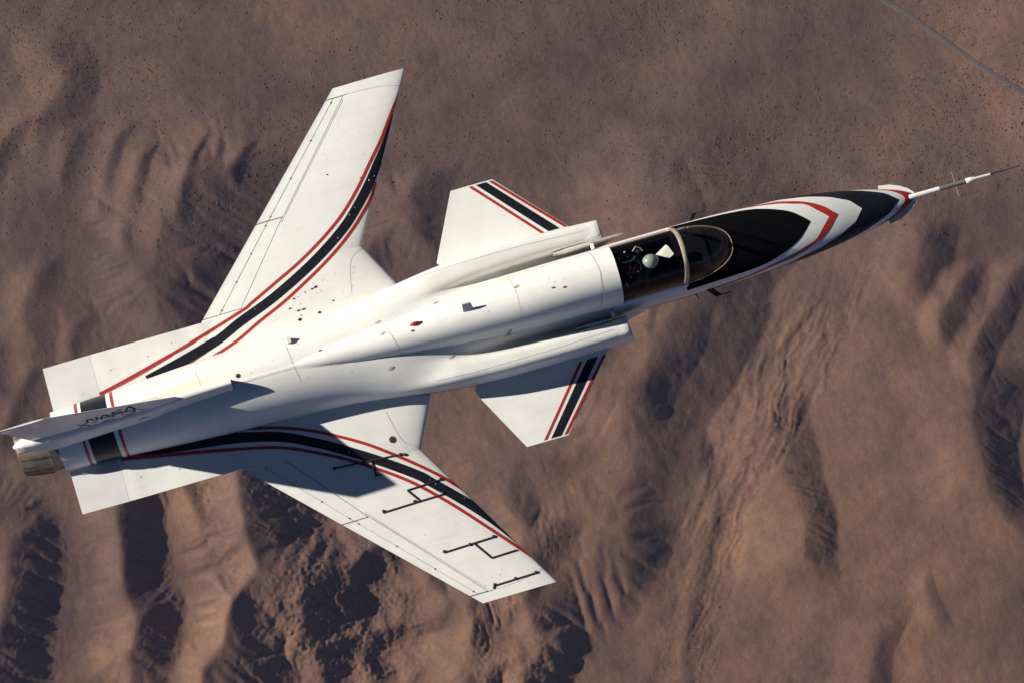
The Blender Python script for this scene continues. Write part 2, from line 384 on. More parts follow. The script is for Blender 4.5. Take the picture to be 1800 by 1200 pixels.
for i in range(46):
    x = rnd.uniform(-6, 1.9); y = rnd.uniform(-.5, .5); body_disc(x, y * lerp(x, [(-6, .6), (2, .9)]), rnd.uniform(.004, .011), rnd.uniform(.004, .008), 'line')
fuselage = fus.build('fuselage', jet, 32)

# ------------------------------------------------------------------ wings
LE = lambda y: lerp(y, [(.3, -.70), (.85, -1.0), (1.635, -1.395), (4.15, .02)])
TE = lambda y: lerp(y, [(.3, -4.80), (1.186, -4.067), (4.15, -1.145)])
HB = lambda y: lerp(y, [(1.18, -3.455), (2.40, -2.445), (2.41, -2.425), (4.0, -1.008)])
HA = lambda y: lerp(y, [(1.186, -3.80), (2.41, -2.672), (4.0, -1.176)])
def wing_ht(x, y):
    a, b = LE(y), TE(y); c = a - b; s = min(1, max(0, (a - x) / c))
    t = lerp(y, [(.4, .052), (1.6, .060), (4.15, .050)])
    f = 5 * t * c * (.2969 * math.sqrt(s) - .126 * s - .3516 * s * s + .2843 * s**3 - .1015 * s**4)
    return max(f, .004)
def wz(x, y):
    y = abs(y); z = wing_ht(x, y) * 1.15
    if y < 1.17 and x < -3.7: z = max(z, .0235)
    return z
def solid(mb, y0, y1, ff, fr, ny, ns, side, mt='white', power=1.7, w0=True, w1=True, wr=True):
    T, B = [], []
    for i in range(ny + 1):
        y = y0 + (y1 - y0) * i / ny; a, b = ff(y), fr(y); r1, r2 = [], []
        for j in range(ns + 1):
            x = a + (b - a) * (j / ns)**power; h = wing_ht(x, y)
            if abs(x - LE(y)) < 1e-6: h = 0
            r1.append((x, side * y, h * 1.15)); r2.append((x, side * y, -h * .85))
        T.append(r1); B.append(r2)
    mb.grid(T, mt); mb.grid(B, mt)
    if w0: mb.grid([T[0], B[0]], mt)
    if w1: mb.grid([T[-1], B[-1]], mt)
    if wr: mb.grid([[r[-1] for r in T], [r[-1] for r in B]], mt)
    mb.grid([[r[0] for r in T], [r[0] for r in B]], mt)
def wstrip(mb, pts, wd, mt, side, clamp=True, n=8, off=.0035, zf=None):
    """strip of width wd (number or list) centred on a polyline on the wing's upper skin"""
    pts = [Vector((a, b, 0)) for a, b in pts]; out = []
    wl = wd if isinstance(wd, (list, tuple)) else [wd] * len(pts)
    # catmull-rom resample
    L = []
    for i in range(len(pts) - 1):
        p0 = pts[max(i - 1, 0)]; p1 = pts[i]; p2 = pts[i + 1]; p3 = pts[min(i + 2, len(pts) - 1)]
        for j in range(n + (i == len(pts) - 2)):
            t = j / n
            q = .5 * ((2 * p1) + (p2 - p0) * t + (2 * p0 - 5 * p1 + 4 * p2 - p3) * t * t + (3 * p1 - p0 - 3 * p2 + p3) * t**3)
            L.append((q, wl[i] + (wl[i + 1] - wl[i]) * t))
    for i, (q, w_) in enumerate(L):
        d = (L[min(i + 1, len(L) - 1)][0] - L[max(i - 1, 0)][0]).normalized(); nn = Vector((-d.y, d.x, 0)); r = []
        for k in range(5):
            p = q + nn * w_ * (k / 4 - .5); x = p.x
            if clamp: x = min(x, LE(abs(p.y)) - .006)
            r.append((x, side * p.y, (zf or wz)(x, p.y) + off))
        out.append(r)
    mb.grid(out, mt)
RED1 = {1: [(-.10, 3.90), (-.196, 3.757), (-.408, 3.485), (-.647, 3.163), (-.918, 2.851), (-1.186, 2.539), (-1.488, 2.238), (-1.739, 2.04), (-2.068, 1.826), (-2.434, 1.623), (-2.842, 1.433), (-3.255, 1.245), (-3.476, 1.156), (-4.662, .82), (-5.413, .636), (-5.86, .54)],
        -1: [(-.08, 3.88), (-.185, 3.737), (-.658, 3.178), (-1.04, 2.734), (-1.30, 2.45), (-1.602, 2.149), (-1.926, 1.884), (-2.426, 1.536), (-2.942, 1.245), (-3.475, 1.009), (-4.22, .822), (-5.069, .652), (-5.8, .51)]}
BLK = {1: [(-.36, 3.49), (-.39, 3.435), (-.575, 3.14), (-.80, 2.82), (-1.052, 2.50), (-1.34, 2.195), (-1.565, 1.99), (-1.877, 1.77), (-2.225, 1.562), (-2.61, 1.365), (-3.027, 1.18), (-3.503, 1.01), (-3.934, .829), (-4.5, .68), (-5.1, .54)],
       -1: [(-.34, 3.48), (-.42, 3.36), (-.60, 3.06), (-.80, 2.79), (-1.0, 2.565), (-1.384, 2.171), (-1.559, 2.0), (-2.054, 1.635), (-2.56, 1.306), (-2.903, 1.105), (-3.43, .85), (-4.176, .663), (-5.04, .545), (-5.6, .43)]}
BW = {1: [.02, .03, .07, .13] + [.142] * 11, -1: [.02, .04, .10, .135] + [.142] * 6 + [.15, .158, .16, .16]}
RED2 = {1: [(-.90, 2.54), (-.95, 2.46), (-1.058, 2.308), (-1.204, 2.156), (-1.423, 1.948), (-1.712, 1.722), (-2.043, 1.509), (-2.406, 1.307), (-2.792, 1.111), (-3.225, .93), (-3.633, .742), (-4.05, .61)],
        -1: [(-.90, 2.47), (-.97, 2.38), (-1.046, 2.301), (-1.25, 2.09), (-1.516, 1.852), (-1.84, 1.586), (-2.169, 1.338), (-2.509, 1.128), (-2.855, .937), (-3.393, .719), (-4.139, .533)]}
for side in (1, -1):
    w = MB()
    solid(w, .35, 1.2, LE, TE, 14, 44, side)
    solid(w, 1.2, 1.635, LE, HB, 8, 44, side, w0=False, w1=False); solid(w, 1.635, 4.0, LE, HB, 40, 44, side, w0=False, w1=False)
    solid(w, 4.0, 4.15, LE, TE, 4, 44, side)
    # dark filler seen down the flap gaps
    for (a, b) in ((1.215, 3.99),):
        P = [[(HB(y) + .03, side * y, .006), (HB(y) - .06, side * y, .006)] for y in np.linspace(a, b, 30)]; w.grid(P, 'gap')
    wstrip(w, RED1[side], .047, 'red', side); wstrip(w, BLK[side], BW[side], 'black', side); wstrip(w, RED2[side], .047, 'red', side)
    # panel lines
    wstrip(w, [(-1.30, 3.997), (-.95, 4.0)], .008, 'gap', side, n=12)
    wstrip(w, [(-1.045, 3.93), (-2.48, 2.33), (-2.53, 2.28), (-3.40, 1.27)][:2], .006, 'line', side, n=20)
    wstrip(w, [(-.95, 4.0), (-.5, 3.98), (-.12, 3.90)], .004, 'line', side, n=12)
    wstrip(w, [(-1.38, 1.60), (-1.62, 1.45), (-1.75, .95)], .005, 'line', side, n=14)
    if side == 1:
        rr = random.Random(11)
        blobs = [(-2.25, 1.20, .035, .02), (-2.31, 1.19, .03, .014), (-2.43, 1.17, .014, .01), (-2.55, 1.13, .012, .01), (-2.62, 1.12, .022, .014), (-2.30, .80, .03, .02), (-2.52, .92, .035, .016), (-2.60, .92, .03, .016), (-2.72, .99, .02, .014), (-2.62, .78, .035, .026), (-2.58, .84, .015, .01), (-2.05, .92, .02, .012), (-1.12, 2.66, .014, .012), (-1.60, 2.85, .02, .012)]
        blobs += [(rr.uniform(-2.8, -1.6), rr.uniform(.8, 1.35), rr.uniform(.004, .012), rr.uniform(.004, .009)) for _ in range(34)]
        blobs += [(rr.uniform(-1.6, -.7), rr.uniform(2.1, 3.9), rr.uniform(.004, .008), rr.uniform(.004, .007)) for _ in range(18)]
        blobs += [(-1.63, 3.0, .013, .02), (-1.60, 2.93, .02, .011), (-1.50, 3.03, .016, .022)][:0]
        for bx, by, ra, rb in blobs:
            w.poly([(bx + ra * math.cos(a) * rr.uniform(.6, 1.2), by + rb * math.sin(a) * rr.uniform(.6, 1.2), wz(bx, by) + .0035) for a in [2 * math.pi * k / 9 for k in range(9)]], 'hole' if ra > .012 else 'line')
    else:
        rr = random.Random(5)
        bx, by = -1.773, -1.383
        w.poly([(bx + .052 * math.cos(a) * rr.uniform(.85, 1.1), by + .056 * math.sin(a) * rr.uniform(.85, 1.1), wz(bx, by) + .0035) for a in [2 * math.pi * k / 16 for k in range(16)]], 'belt')
        for _ in range(22):
            ra = rr.uniform(.004, .008); bx = rr.uniform(-1.8, -.7); by = -rr.uniform(2.4, 3.9)
            w.poly([(bx + ra * math.cos(a), by + ra * math.sin(a), wz(bx, by) + .0035) for a in [2 * math.pi * k / 7 for k in range(7)]], 'line')
    rr = random.Random(31 + side)
    for _ in range(6):
        i_ = rr.randrange(3, len(BLK[side]) - 4); a_, b_ = BLK[side][i_], BLK[side][i_ + 1]; q_ = rr.random(); bx = a_[0] + (b_[0] - a_[0]) * q_ + rr.uniform(-.03, .03); by = a_[1] + (b_[1] - a_[1]) * q_ + rr.uniform(-.05, .05); ra = rr.uniform(.004, .011)
        w.poly([(bx + ra * math.cos(a), side * (by + ra * math.sin(a)), wz(bx, by) + .0075) for a in [2 * math.pi * k / 7 for k in range(7)]], 'grey')
    wo = w.build('wing', jet, 30)
    wo['label'] = 'port wing with paint chips near its root' if side == 1 else 'starboard wing carrying dark instrument tubes'
    # flaperons
    for y0, y1 in ((1.212, 2.40), (2.415, 3.988)):
        f = MB(); solid(f, y0, y1, lambda y: HB(y) - .011, TE, 20, 16, side, power=1.0)
        A = [(HA(y), y) for y in np.linspace(y0, y1, 9)]
        wstrip(f, A, .007, 'line', side, n=5)
        for y in np.linspace(y0 + .05, y1 - .05, 4): f.box(HA(y) - .012, HA(y) + .012, side * y - .01, side * y + .01, wz(HA(y), y) - .01, wz(HA(y), y) + .006, 'gap')
        if y0 > 2: wstrip(f, [(HA(2.46), 2.42), (TE(2.46), 2.43)], .004, 'line', side, n=6)
        f.build('flaperon', wo, 30)
    if side == -1:   # pressure tubes taped on the right wing
        belts = [([(-2.737, 1.555), (-1.665, 1.636)], [(-2.737, 1.555), (-1.72, 1.63), (-1.66, 1.65)]), ([(-2.17, 1.612), (-2.155, 1.84), (-2.09, 1.836)], [(-2.155, 1.84)]),
                 ([(-2.219, 2.41), (-1.262, 2.396), (-1.262, 2.36)], [(-2.205, 2.39), (-1.71, 2.38)]), ([(-1.625, 2.40), (-1.771, 2.188), (-1.232, 2.17)], [(-1.24, 2.165)]),
                 ([(-1.496, 3.25), (-.703, 3.235)], [(-1.491, 3.235), (-1.091, 3.24), (-.71, 3.225)]), ([(-1.02, 3.25), (-.829, 3.531), (-.436, 3.52)], []),
                 ([(-.936, 3.985), (-.911, 3.945), (-.247, 3.935)], [(-.90, 3.93), (-.575, 3.93), (-.25, 3.925)])]
        for path, dots in belts:
            t = MB(); P = []
            for i in range(len(path) - 1):
                for k in range(13):
                    q = Vector(path[i]).lerp(Vector(path[i + 1]), k / 12); P.append((q.x, -q.y, wz(q.x, q.y) + .006))
            t.tube(P, .0135, 'belt', 8)
            for dx, dy in dots: t.ball((dx, -dy, wz(dx, dy) + .01), (.026, .026, .016), 'belt', 6, 12)
            t.build('instrument_tube', wo, 50)

# ------------------------------------------------------------------ tail strakes with their flaps
for side in (1, -1):
    def plate(mb, outline, z0, z1, mt='white'):
        o = [(x, side * y) for x, y in outline]
        mb.poly([(x, y, z1) for x, y in o], mt); mb.poly([(x, y, z0) for x, y in o][::-1], mt)
        mb.grid([[(x, y, z0) for x, y in o], [(x, y, z1) for x, y in o]], mt, close_v=True)
    s = MB()
    # gently rippled upper skin, as in thin sheet metal
    rr = random.Random(3 + side); xs_ = np.linspace(-5.85, -3.75, 64); rows = []; rowb = []
    for x in xs_:
        r = []; rb = []
        for k in range(9):
            y = .30 + (1.165 - .30) * k / 8; e = .004 * math.sin(x * 9 + math.sin(x * 3.1) * 2 + y * 1.5) * min(1, (x + 5.85) * 3, (-3.75 - x) * 3)
            r.append((x, side * y, .018 + max(-.003, e))); rb.append((x, side * y, -.03))
        rows.append(r); rowb.append(rb)
    s.grid(rows, 'white'); s.grid(rowb, 'white'); s.grid([[r[-1] for r in rows], [r[-1] for r in rowb]], 'white'); s.grid([rows[0], rowb[0]], 'white')
    zf = lambda x, y: .0285
    wstrip(s, [p for p in RED1[side] if p[0] < -3.9], .05, 'red', side, False, zf=zf, off=.0025)
    wstrip(s, [p for p in BLK[side] if p[0] < -3.85], .155, 'black', side, False, zf=zf, off=.0025)
    for x, y in ((-5.6, .85), (-5.0, .9), (-4.6, 1.0)): s.poly([(x + .012 * math.cos(a), side * (y + .01 * math.sin(a)), .024) for a in [k for k in range(6)]], 'line')
    so_ = s.build('tail_strake', jet, 30)
    f = MB(); plate(f, [(-5.855, .42), (-5.855, 1.165), (-6.588, 1.158), (-6.60, .475), (-6.3, .465)], -.028, .012, 'grey')  # flap coloured greyer to stand for the shading of a deflected surface
    f.poly([(-6.1 + .012 * math.cos(a), side * (.62 + .01 * math.sin(a)), .0155) for a in range(6)], 'line')
    f.build('strake_flap', so_, 30)

# ------------------------------------------------------------------ canards
for side in (1, -1):
    c = MB()
    cl = lambda y: lerp(y, [(.90, 1.86), (1.03, 1.745), (2.06, .825)]); ct = lambda y: lerp(y, [(.90, -.30), (1.0, -.335), (1.03, -.375), (2.065, .150)])
    if side == -1: ct = lambda y: lerp(y, [(.90, -.30), (1.03, -.36), (1.15, -.31), (2.07, .165)])
    def cz(x, y, up=1):
        a, b = cl(y), ct(y); s_ = min(1, max(0, (a - x) / (a - b))); t = .05
        return .10 + up * max(.003, 5 * t * (a - b) * .55 * (.2969 * math.sqrt(s_) - .126 * s_ - .3516 * s_**2 + .2843 * s_**3 - .1015 * s_**4))
    T, B = [], []
    for y in np.linspace(.90, 2.065, 26):
        a, b = cl(y), ct(y)
        T.append([(a + (b - a) * (j / 30)**1.6, side * y, .10 if j == 0 else cz(a + (b - a) * (j / 30)**1.6, y)) for j in range(31)])
        B.append([(a + (b - a) * (j / 30)**1.6, side * y, .10 if j == 0 else cz(a + (b - a) * (j / 30)**1.6, y, -1)) for j in range(31)])
    c.grid(T, 'white'); c.grid(B, 'white'); c.grid([T[-1], B[-1]], 'white'); c.grid([[r[-1] for r in T], [r[-1] for r in B]], 'white')
    for (t0, t1, r0, r1, mt) in ((.758, .813, 1.672, 1.728, 'red'), (.55, .715, 1.42, 1.60, 'black'), (.435, .490, 1.30, 1.355, 'red')):
        P = []
        for i in range(21):
            y = 1.035 + (2.045 - 1.035) * i / 20 if mt else 0; u = (y - 1.035) / 1.01
            a = r0 + (t0 - r0) * u; b = r1 + (t1 - r1) * u
            P.append([(a + (b - a) * k / 4, side * y, cz(a + (b - a) * k / 4, y) + .003) for k in range(5)])
        c.grid(P, mt)
    c.tube([(.75, side * .80, .10), (.75, side * .98, .10)], .09, 'white', 14)
    c.build('canard', jet, 30)

# ------------------------------------------------------------------ engine intakes and splitter plates
for side in (1, -1):
    a = MB()
    def ring(x, dx_low, g, z_sc=1.0, n=36):
        yc, hw, zc, hh = .778, .170, .155, .478; out = []
        for j in range(n):
            t = 2 * math.pi * j / n; cc, ss = math.cos(t), math.sin(t); e = 2 / 4.2
            y = yc + (hw + g) * math.copysign(abs(cc)**e, cc); z = zc + (hh + g) * math.copysign(abs(ss)**e, ss)
            out.append((x + dx_low * (1 - (z - (zc - hh)) / (2 * hh)), side * y, z))
        return out
    rows = [ring(1.80, 0, -.012), ring(1.95, .0, .0), ring(2.05, .05, .002), ring(2.115, .11, 0), ring(2.13, .12, -.008), ring(2.12, .12, -.018), ring(2.05, .02, -.03)]
    a.grid(rows[:5], 'body', close_v=True); a.grid(rows[4:6], 'body', close_v=True); a.grid(rows[5:], 'black', close_v=True)  # inner duct wall coloured black for the shade inside the mouth
    a.poly(ring(2.045, .015, -.028), 'hole')
    ao = a.build('air_intake', jet, 35)
    p = MB()   # splitter: a slim pointed blade between fuselage and intake
    P = []
    for i in range(13):
        x = 1.35 + (2.47 - 1.35) * i / 12; u = (x - 1.35) / 1.12
        hw = .035 * math.sqrt(max(.0005, 1 - u)) * (1.0 if u > .2 else u / .2 * .8 + .2); zt = lerp(x, [(1.35, .60), (2.0, .615), (2.3, .60), (2.47, .545)]); zb = lerp(x, [(1.35, .2), (2.0, -.25), (2.47, .50)])
        yc = .605 + .015 * u
        P.append([(x, side * (yc + hw * math.cos(t)), (zt + zb) / 2 + (zt - zb) / 2 * math.copysign(abs(math.sin(t))**.6, math.sin(t))) for t in [2 * math.pi * j / 16 for j in range(16)]])
    p.grid(P, 'body', close_v=True); p.poly(P[0], 'body'); p.poly(P[-1], 'body')
    po = p.build('splitter_plate', jet, 40)
    b = MB(); b.box(1.93, 1.985, side * .50 if side > 0 else -.60, side * .60 if side > 0 else -.50, .53, .59, 'body', .008); b.build('strut', po, 30)

# ------------------------------------------------------------------ fin, rudder, dorsal fairing
fz = MB()
FX = [(-3.87, .075, 1.06), (-4.2, .085, 1.04), (-4.66, .10, 1.02), (-5.3, .125, .99), (-6.0, .130, .96), (-6.6, .130, .93), (-6.95, .105, .89), (-7.12, .07, .85), (-7.22, .04, .80), (-7.265, .012, .755)]
P = []
for x in np.r_[np.linspace(-3.87, -6.9, 40), np.linspace(-6.95, -7.265, 14)]:
    hw = float(np.interp(-x, [-q[0] for q in FX], [q[1] for q in FX])); zt = float(np.interp(-x, [-q[0] for q in FX], [q[2] for q in FX]))
    zb = .50 if x > -6.6 else lerp(-x, [(6.6, .50), (6.9, .60), (7.265, .72)])
    P.append([(x, hw * 1.35 * math.cos(t) if t in (0, math.pi) else hw * math.copysign(abs(math.cos(t))**.8, math.cos(t)) * (1.25 if math.sin(t) < .3 else 1), zb + (zt - zb) * abs(math.sin(t))**(.55 if x > -5 else .38)) for t in [math.pi * j / 16 for j in range(17)]])
fz.grid(P, 'body')
fz.poly([(q[0], q[1], q[2]) for q in P[0]], 'hole')
fz.grid([[(r[0][0], r[0][1], r[0][2]), (r[-1][0], r[-1][1], r[-1][2])] for r in P], 'body')
fz.poly([(-5.28 + .10 * math.cos(a), -.128, .80 + .035 * math.sin(a)) for a in [2 * math.pi * k / 14 for k in range(14)]], 'hole')
fairing = fz.build('tail_fairing', jet, 40)
def fin_half(x, z):     # half thickness of fin
    le = lerp(z, [(.7, -4.60), (.95, -4.66), (1.12, -4.71), (2.52, -6.58)]); te = lerp(z, [(.7, -6.92), (2.5, -7.27)])
    s_ = min(1, max(0, (le - x) / (le - te))); c_ = le - te
    return max(.004, 5 * .038 * c_ * (.2969 * math.sqrt(s_) - .126 * s_ - .3516 * s_**2 + .2843 * s_**3 - .1015 * s_**4))
FLE = lambda z: lerp(z, [(.7, -4.60), (.95, -4.66), (1.12, -4.71), (2.52, -6.58)]); FTE = lambda z: lerp(z, [(.7, -6.92), (2.5, -7.27)])
RH = lambda z: lerp(z, [(.95, -6.50), (2.45, -6.80)])
fn = MB()
def fin_solid(mb, z0, z1, fa, fb, nz, ns, mt='white'):
    A, B = [], []
    for i in range(nz + 1):
        z = z0 + (z1 - z0) * i / nz; a, b = fa(z), fb(z)
        A.append([(a + (b - a) * (j / ns)**1.4, 0 if (j == 0 and fa is FLE) else fin_half(a + (b - a) * (j / ns)**1.4, z), z) for j in range(ns + 1)])
        B.append([(q[0], -q[1], q[2]) for q in A[-1]])
    mb.grid(A, mt); mb.grid(B, mt); mb.grid([A[-1], B[-1]], mt); mb.grid([A[0], B[0]], mt)
    mb.grid([[r[-1] for r in A], [r[-1] for r in B]], mt); mb.grid([[r[0] for r in A], [r[0] for r in B]], mt)
fin_solid(fn, .75, .97, FLE, FTE, 3, 24); fin_solid(fn, .97, 2.30, FLE, lambda z: RH(z) + .008, 26, 30); fin_solid(fn, 2.30, 2.52, FLE, FTE, 4, 24)
# lettering on the starboard side: reads from the tail towards the nose
def stroke(mb, pts, wd, mt):
    for i in range(len(pts) - 1):
        a, b = Vector((pts[i][0], 0, pts[i][1])), Vector((pts[i + 1][0], 0, pts[i + 1][1])); d = (b - a).normalized(); q = Vector((-d.z, 0, d.x)) * wd / 2
        for side in (-1,):
            a2, b2 = a - d * wd * .3, b + d * wd * .3
            mb.poly([(p.x, side * (fin_half(p.x, p.z) + .004 + .0006 * (i % 2)), p.z) for p in (a2 + q, b2 + q, b2 - q, a2 - q)], mt)
def arc(cx, cz, rx, rz, a0, a1, n=12): return [(cx + rx * math.cos(R(a0 + (a1 - a0) * i / n)), cz + rz * math.sin(R(a0 + (a1 - a0) * i / n))) for i in range(n + 1)]
# worm-style N A S A
X0, Z0, H_, Wd, G = -6.05, 1.36, .22, .15, .04
def glyph(k, kind):
    x = X0 + k * (Wd + G)
    if kind == 'N': return [[(x, Z0), (x, Z0 + H_ * .8), (x + .03, Z0 + H_), (x + .06, Z0 + H_ * .85), (x + Wd - .06, Z0 + H_ * .15), (x + Wd - .03, Z0), (x + Wd, Z0 + H_ * .2), (x + Wd, Z0 + H_)]]
    if kind == 'A': return [[(x, Z0), (x + Wd * .38, Z0 + H_ * .9), (x + Wd * .5, Z0 + H_), (x + Wd * .62, Z0 + H_ * .9), (x + Wd, Z0)]]
    return [[(x + Wd, Z0 + H_), (x + .05, Z0 + H_), (x, Z0 + H_ * .85), (x + .02, Z0 + H_ * .58), (x + Wd - .02, Z0 + H_ * .42), (x + Wd, Z0 + H_ * .15), (x + Wd - .05, Z0), (x, Z0)]]
for k, g in enumerate('NASA'):
    for st_ in glyph(k, g): stroke(fn, st_, .032, 'matt')
# larger outlined figures below
stroke(fn, [(-6.22, 1.00), (-6.06, 1.34)], .03, 'black'); stroke(fn, [(-6.22, 1.34), (-6.06, 1.00)], .03, 'black'); stroke(fn, [(-6.0, 1.17), (-5.92, 1.17)], .03, 'black')
stroke(fn, arc(-5.76, 1.26, .10, .085, 160, -40) + [(-5.86, 1.0), (-5.65, 1.0)], .028, 'black')
stroke(fn, arc(-5.62, 1.02, .40, .40, 5, 118, 18), .022, 'black'); stroke(fn, arc(-5.45, 1.25, .10, .09, 0, 360, 16), .028, 'black'); stroke(fn, [(-5.35, 1.25), (-5.37, 1.08), (-5.44, 1.0), (-5.54, 1.0)], .028, 'black')
fin = fn.build('fin', jet, 30)
ru = MB(); fin_solid(ru, .985, 2.288, lambda z: RH(z) - .006, FTE, 20, 12); rudder = ru.build('rudder', fin, 30)

# ------------------------------------------------------------------ engine nozzle
nz = MB()
PR = [(-6.60, .428), (-6.66, .424), (-6.665, .414), (-6.80, .420), (-6.805, .410), (-7.00, .398), (-7.12, .382), (-7.26, .345), (-7.265, .335), (-7.2, .325), (-6.9, .30), (-6.7, .25)]
rows = [[(x, r_ * math.sin(t) * (1 + (.006 if j % 4 == 0 and x < -6.8 else 0)), .06 + r_ * math.cos(t)) for j, t in enumerate([2 * math.pi * j / 72 for j in range(72)])] for x, r_ in PR]
nz.grid(rows[:9], 'metal', close_v=True); nz.grid(rows[8:], 'dmetal', close_v=True); nz.poly(rows[-1], 'hole')
for k in range(18):
    t = 2 * math.pi * (k + .5) / 18
    nz.tube([(x, (r_ + .001) * math.sin(t), .06 + (r_ + .001) * math.cos(t)) for x, r_ in ((-6.82, .424), (-7.0, .411), (-7.24, .357))], .006, 'dmetal', 6)
nz.build('exhaust_nozzle', jet, 25)

# ------------------------------------------------------------------ nose: small strakes and air-data boom
for side in (1, -1):
    s = MB(); o = [(6.53, .24), (6.53, .312), (6.70, .285), (6.85, .222), (6.96, .15), (7.03, .07), (7.03, .03)]
    s.poly([(x, side * y, .075) for x, y in o], 'white'); s.poly([(x, side * y, .045) for x, y in o][::-1], 'white')
    s.grid([[(x, side * y, .045) for x, y in o], [(x, side * y, .075) for x, y in o]], 'white', close_v=True)
    s.build('nose_strake', jet, 30)
pb = MB(); pb.tube([(6.93, 0, .09), (6.98, 0, .10), (7.42, 0, .10)], [.046, .041, .038], 'white', 18, False)
pb.tube([(7.42, 0, .10), (7.85, 0, .10)], .036, 'gunmetal', 18, False)
pb.tube([(7.85, 0, .10), (7.86, 0, .10), (7.95, 0, .10), (8.02, 0, .10), (8.25, 0, .10)], [.036, .044, .042, .024, .020], 'white', 18)
pb.tube([(8.25, 0, .10), (8.29, 0, .10), (8.32, 0, .10), (8.70, 0, .10), (8.705, 0, .10), (8.735, 0, .10)], [.017, .016, .010, .0065, .011, .010], 'dmetal', 12)
boom = pb.build('air_data_boom', jet, 40)
v = MB(); v.tube([(7.682, -.20, .10), (7.682, .20, .10)], .0055, 'bare', 8); v.build('vane', boom, 40)

# ------------------------------------------------------------------ small probes, aerials, beacon
a = MB()
def blade(mb, x0, x1, xt0, xt1, y, z0, z1, th, mt):
    o = [(x0, z0), (x1, z0), (xt1, z1), (xt0, z1)]
    mb.poly([(x, y + th, z) for x, z in o], mt); mb.poly([(x, y - th, z) for x, z in o][::-1], mt)
    mb.grid([[(x, y + th, z) for x, z in o], [(x, y - th, z) for x, z in o]], mt, close_v=True)
zb_ = body_z(-.15, .02); o_ = [(-.25, .02, zb_ - .02), (-.08, .02, zb_ - .02), (-.12, .115, zb_ + .15), (-.25, .115, zb_ + .15)]
for e_ in (.01, -.01): a.poly([(x, y + e_, z) for x, y, z in (o_ if e_ > 0 else o_[::-1])], 'grey')
a.grid([[(x, y + .01, z) for x, y, z in o_], [(x, y - .01, z) for x, y, z in o_]], 'grey', close_v=True); a.build('blade_aerial', jet, 30)
a = MB(); P0 = body_pt(-2.86, .42, 0); blade(a, -2.93, -2.84, -2.90, -2.84, .42, P0.z - .03, P0.z + .10, .045, 'body'); a.poly([(-2.838, .46, P0.z), (-2.838, .38, P0.z), (-2.838, .38, P0.z + .09), (-2.838, .46, P0.z + .09)], 'gap'); a.build('vent_scoop', jet, 30)
a = MB(); bz = body_z(-.98, .07); a.ball((-.98, .07, bz + .01), (.075, .035, .035), 'lens', 8, 14); a.ball((-.90, .06, bz + .0), (.05, .03, .025), 'dmetal', 6, 12); a.ball((-1.06, .08, bz), (.03, .025, .02), 'grey', 6, 12); a.build('beacon_light', jet, 40)
for side in (1, -1):
    a = MB(); a.tube([(3.50, side * .52, .25), (3.56, side * .60, .23), (3.60, side * .66, .22)], [.035, .03, .022], 'dmetal', 10)
    a.poly([(3.50, side * .525, .27), (3.57, side * .525, .26), (3.68, side * .655, .235), (3.62, side * .665, .235)], 'black'); a.poly([(3.50, side * .525, .25), (3.57, side * .525, .24), (3.68, side * .655, .215), (3.62, side * .665, .215)][::-1], 'black')
    a.tube([(3.60, side * .655, .22), (3.66, side * .665, .22), (3.84, side * .66, .22)], [.022, .012, .007], 'dmetal', 8); a.build('side_probe', jet, 40)
a = MB(); a.tube([(3.31, -.52, .12), (3.33, -.56, .10), (3.345, -.62, .08)], [.018, .012, .004], 'dmetal', 8); a.build('drain_spike', jet, 40)

# ------------------------------------------------------------------ cockpit, canopy, windshield
c = MB()
x0, x1, yh, zf, zt = OPEN_X0 + .004, 3.40, .412, -.12, .70
wall = lambda P: c.poly(P, 'cockpit')
c.poly([(x0, -yh, zf), (x1 + .3, -yh, zf), (x1 + .3, yh, zf), (x0, yh, zf)], 'cockpit')
for s in (1, -1): c.poly([(x0, s * yh, zf), (x1 + .3, s * yh, zf), (x1 + .3, s * yh, .60), (x0, s * yh, .60)], 'cockpit')
c.poly([(x0, -yh, zf), (x0, yh, zf), (x0, yh, .7), (x0, -yh, .7)], 'cockpit'); c.poly([(x1 + .3, -yh, zf), (x1 + .3, yh, zf), (x1 + .3, yh, .5), (x1 + .3, -yh, .5)], 'cockpit')
for s in (1, -1):
    c.box(2.26, 3.15, (.28 if s > 0 else -.41), (.41 if s > 0 else -.28), .10, .38, 'panelgrey', .01)
    for k in range(8):
        xx = 2.4 + k * .09; c.box(xx, xx + .03, s * .34 - .012, s * .34 + .012, .38, .395, 'grey' if k % 3 == 0 else 'gap')
tub = c.build('cockpit_tub', jet, 30)
ip = MB(); ip.box(3.18, 3.28, -.36, .36, .25, .66, 'panelgrey', .01)
gsP = [[(x, y, .70 + .09 * math.sqrt(max(0, 1 - (y / .40)**2)) - (x - 3.1) * .06) for y in np.linspace(-.39, .39, 17)] for x in (3.10, 3.2, 3.4, 3.60)]
ip.grid(gsP, 'cockpit'); ip.grid([[(3.10, q[1], q[2]) for q in gsP[0]], [(3.11, q[1], q[2] - .05) for q in gsP[0]]], 'cockpit')
for i in range(3):
    for j in range(2): ip.tube([(3.181, -.22 + i * .22, .38 + j * .15), (3.174, -.22 + i * .22, .38 + j * .15)], .05, 'gap', 14)
ip.build('instrument_panel', jet, 30)
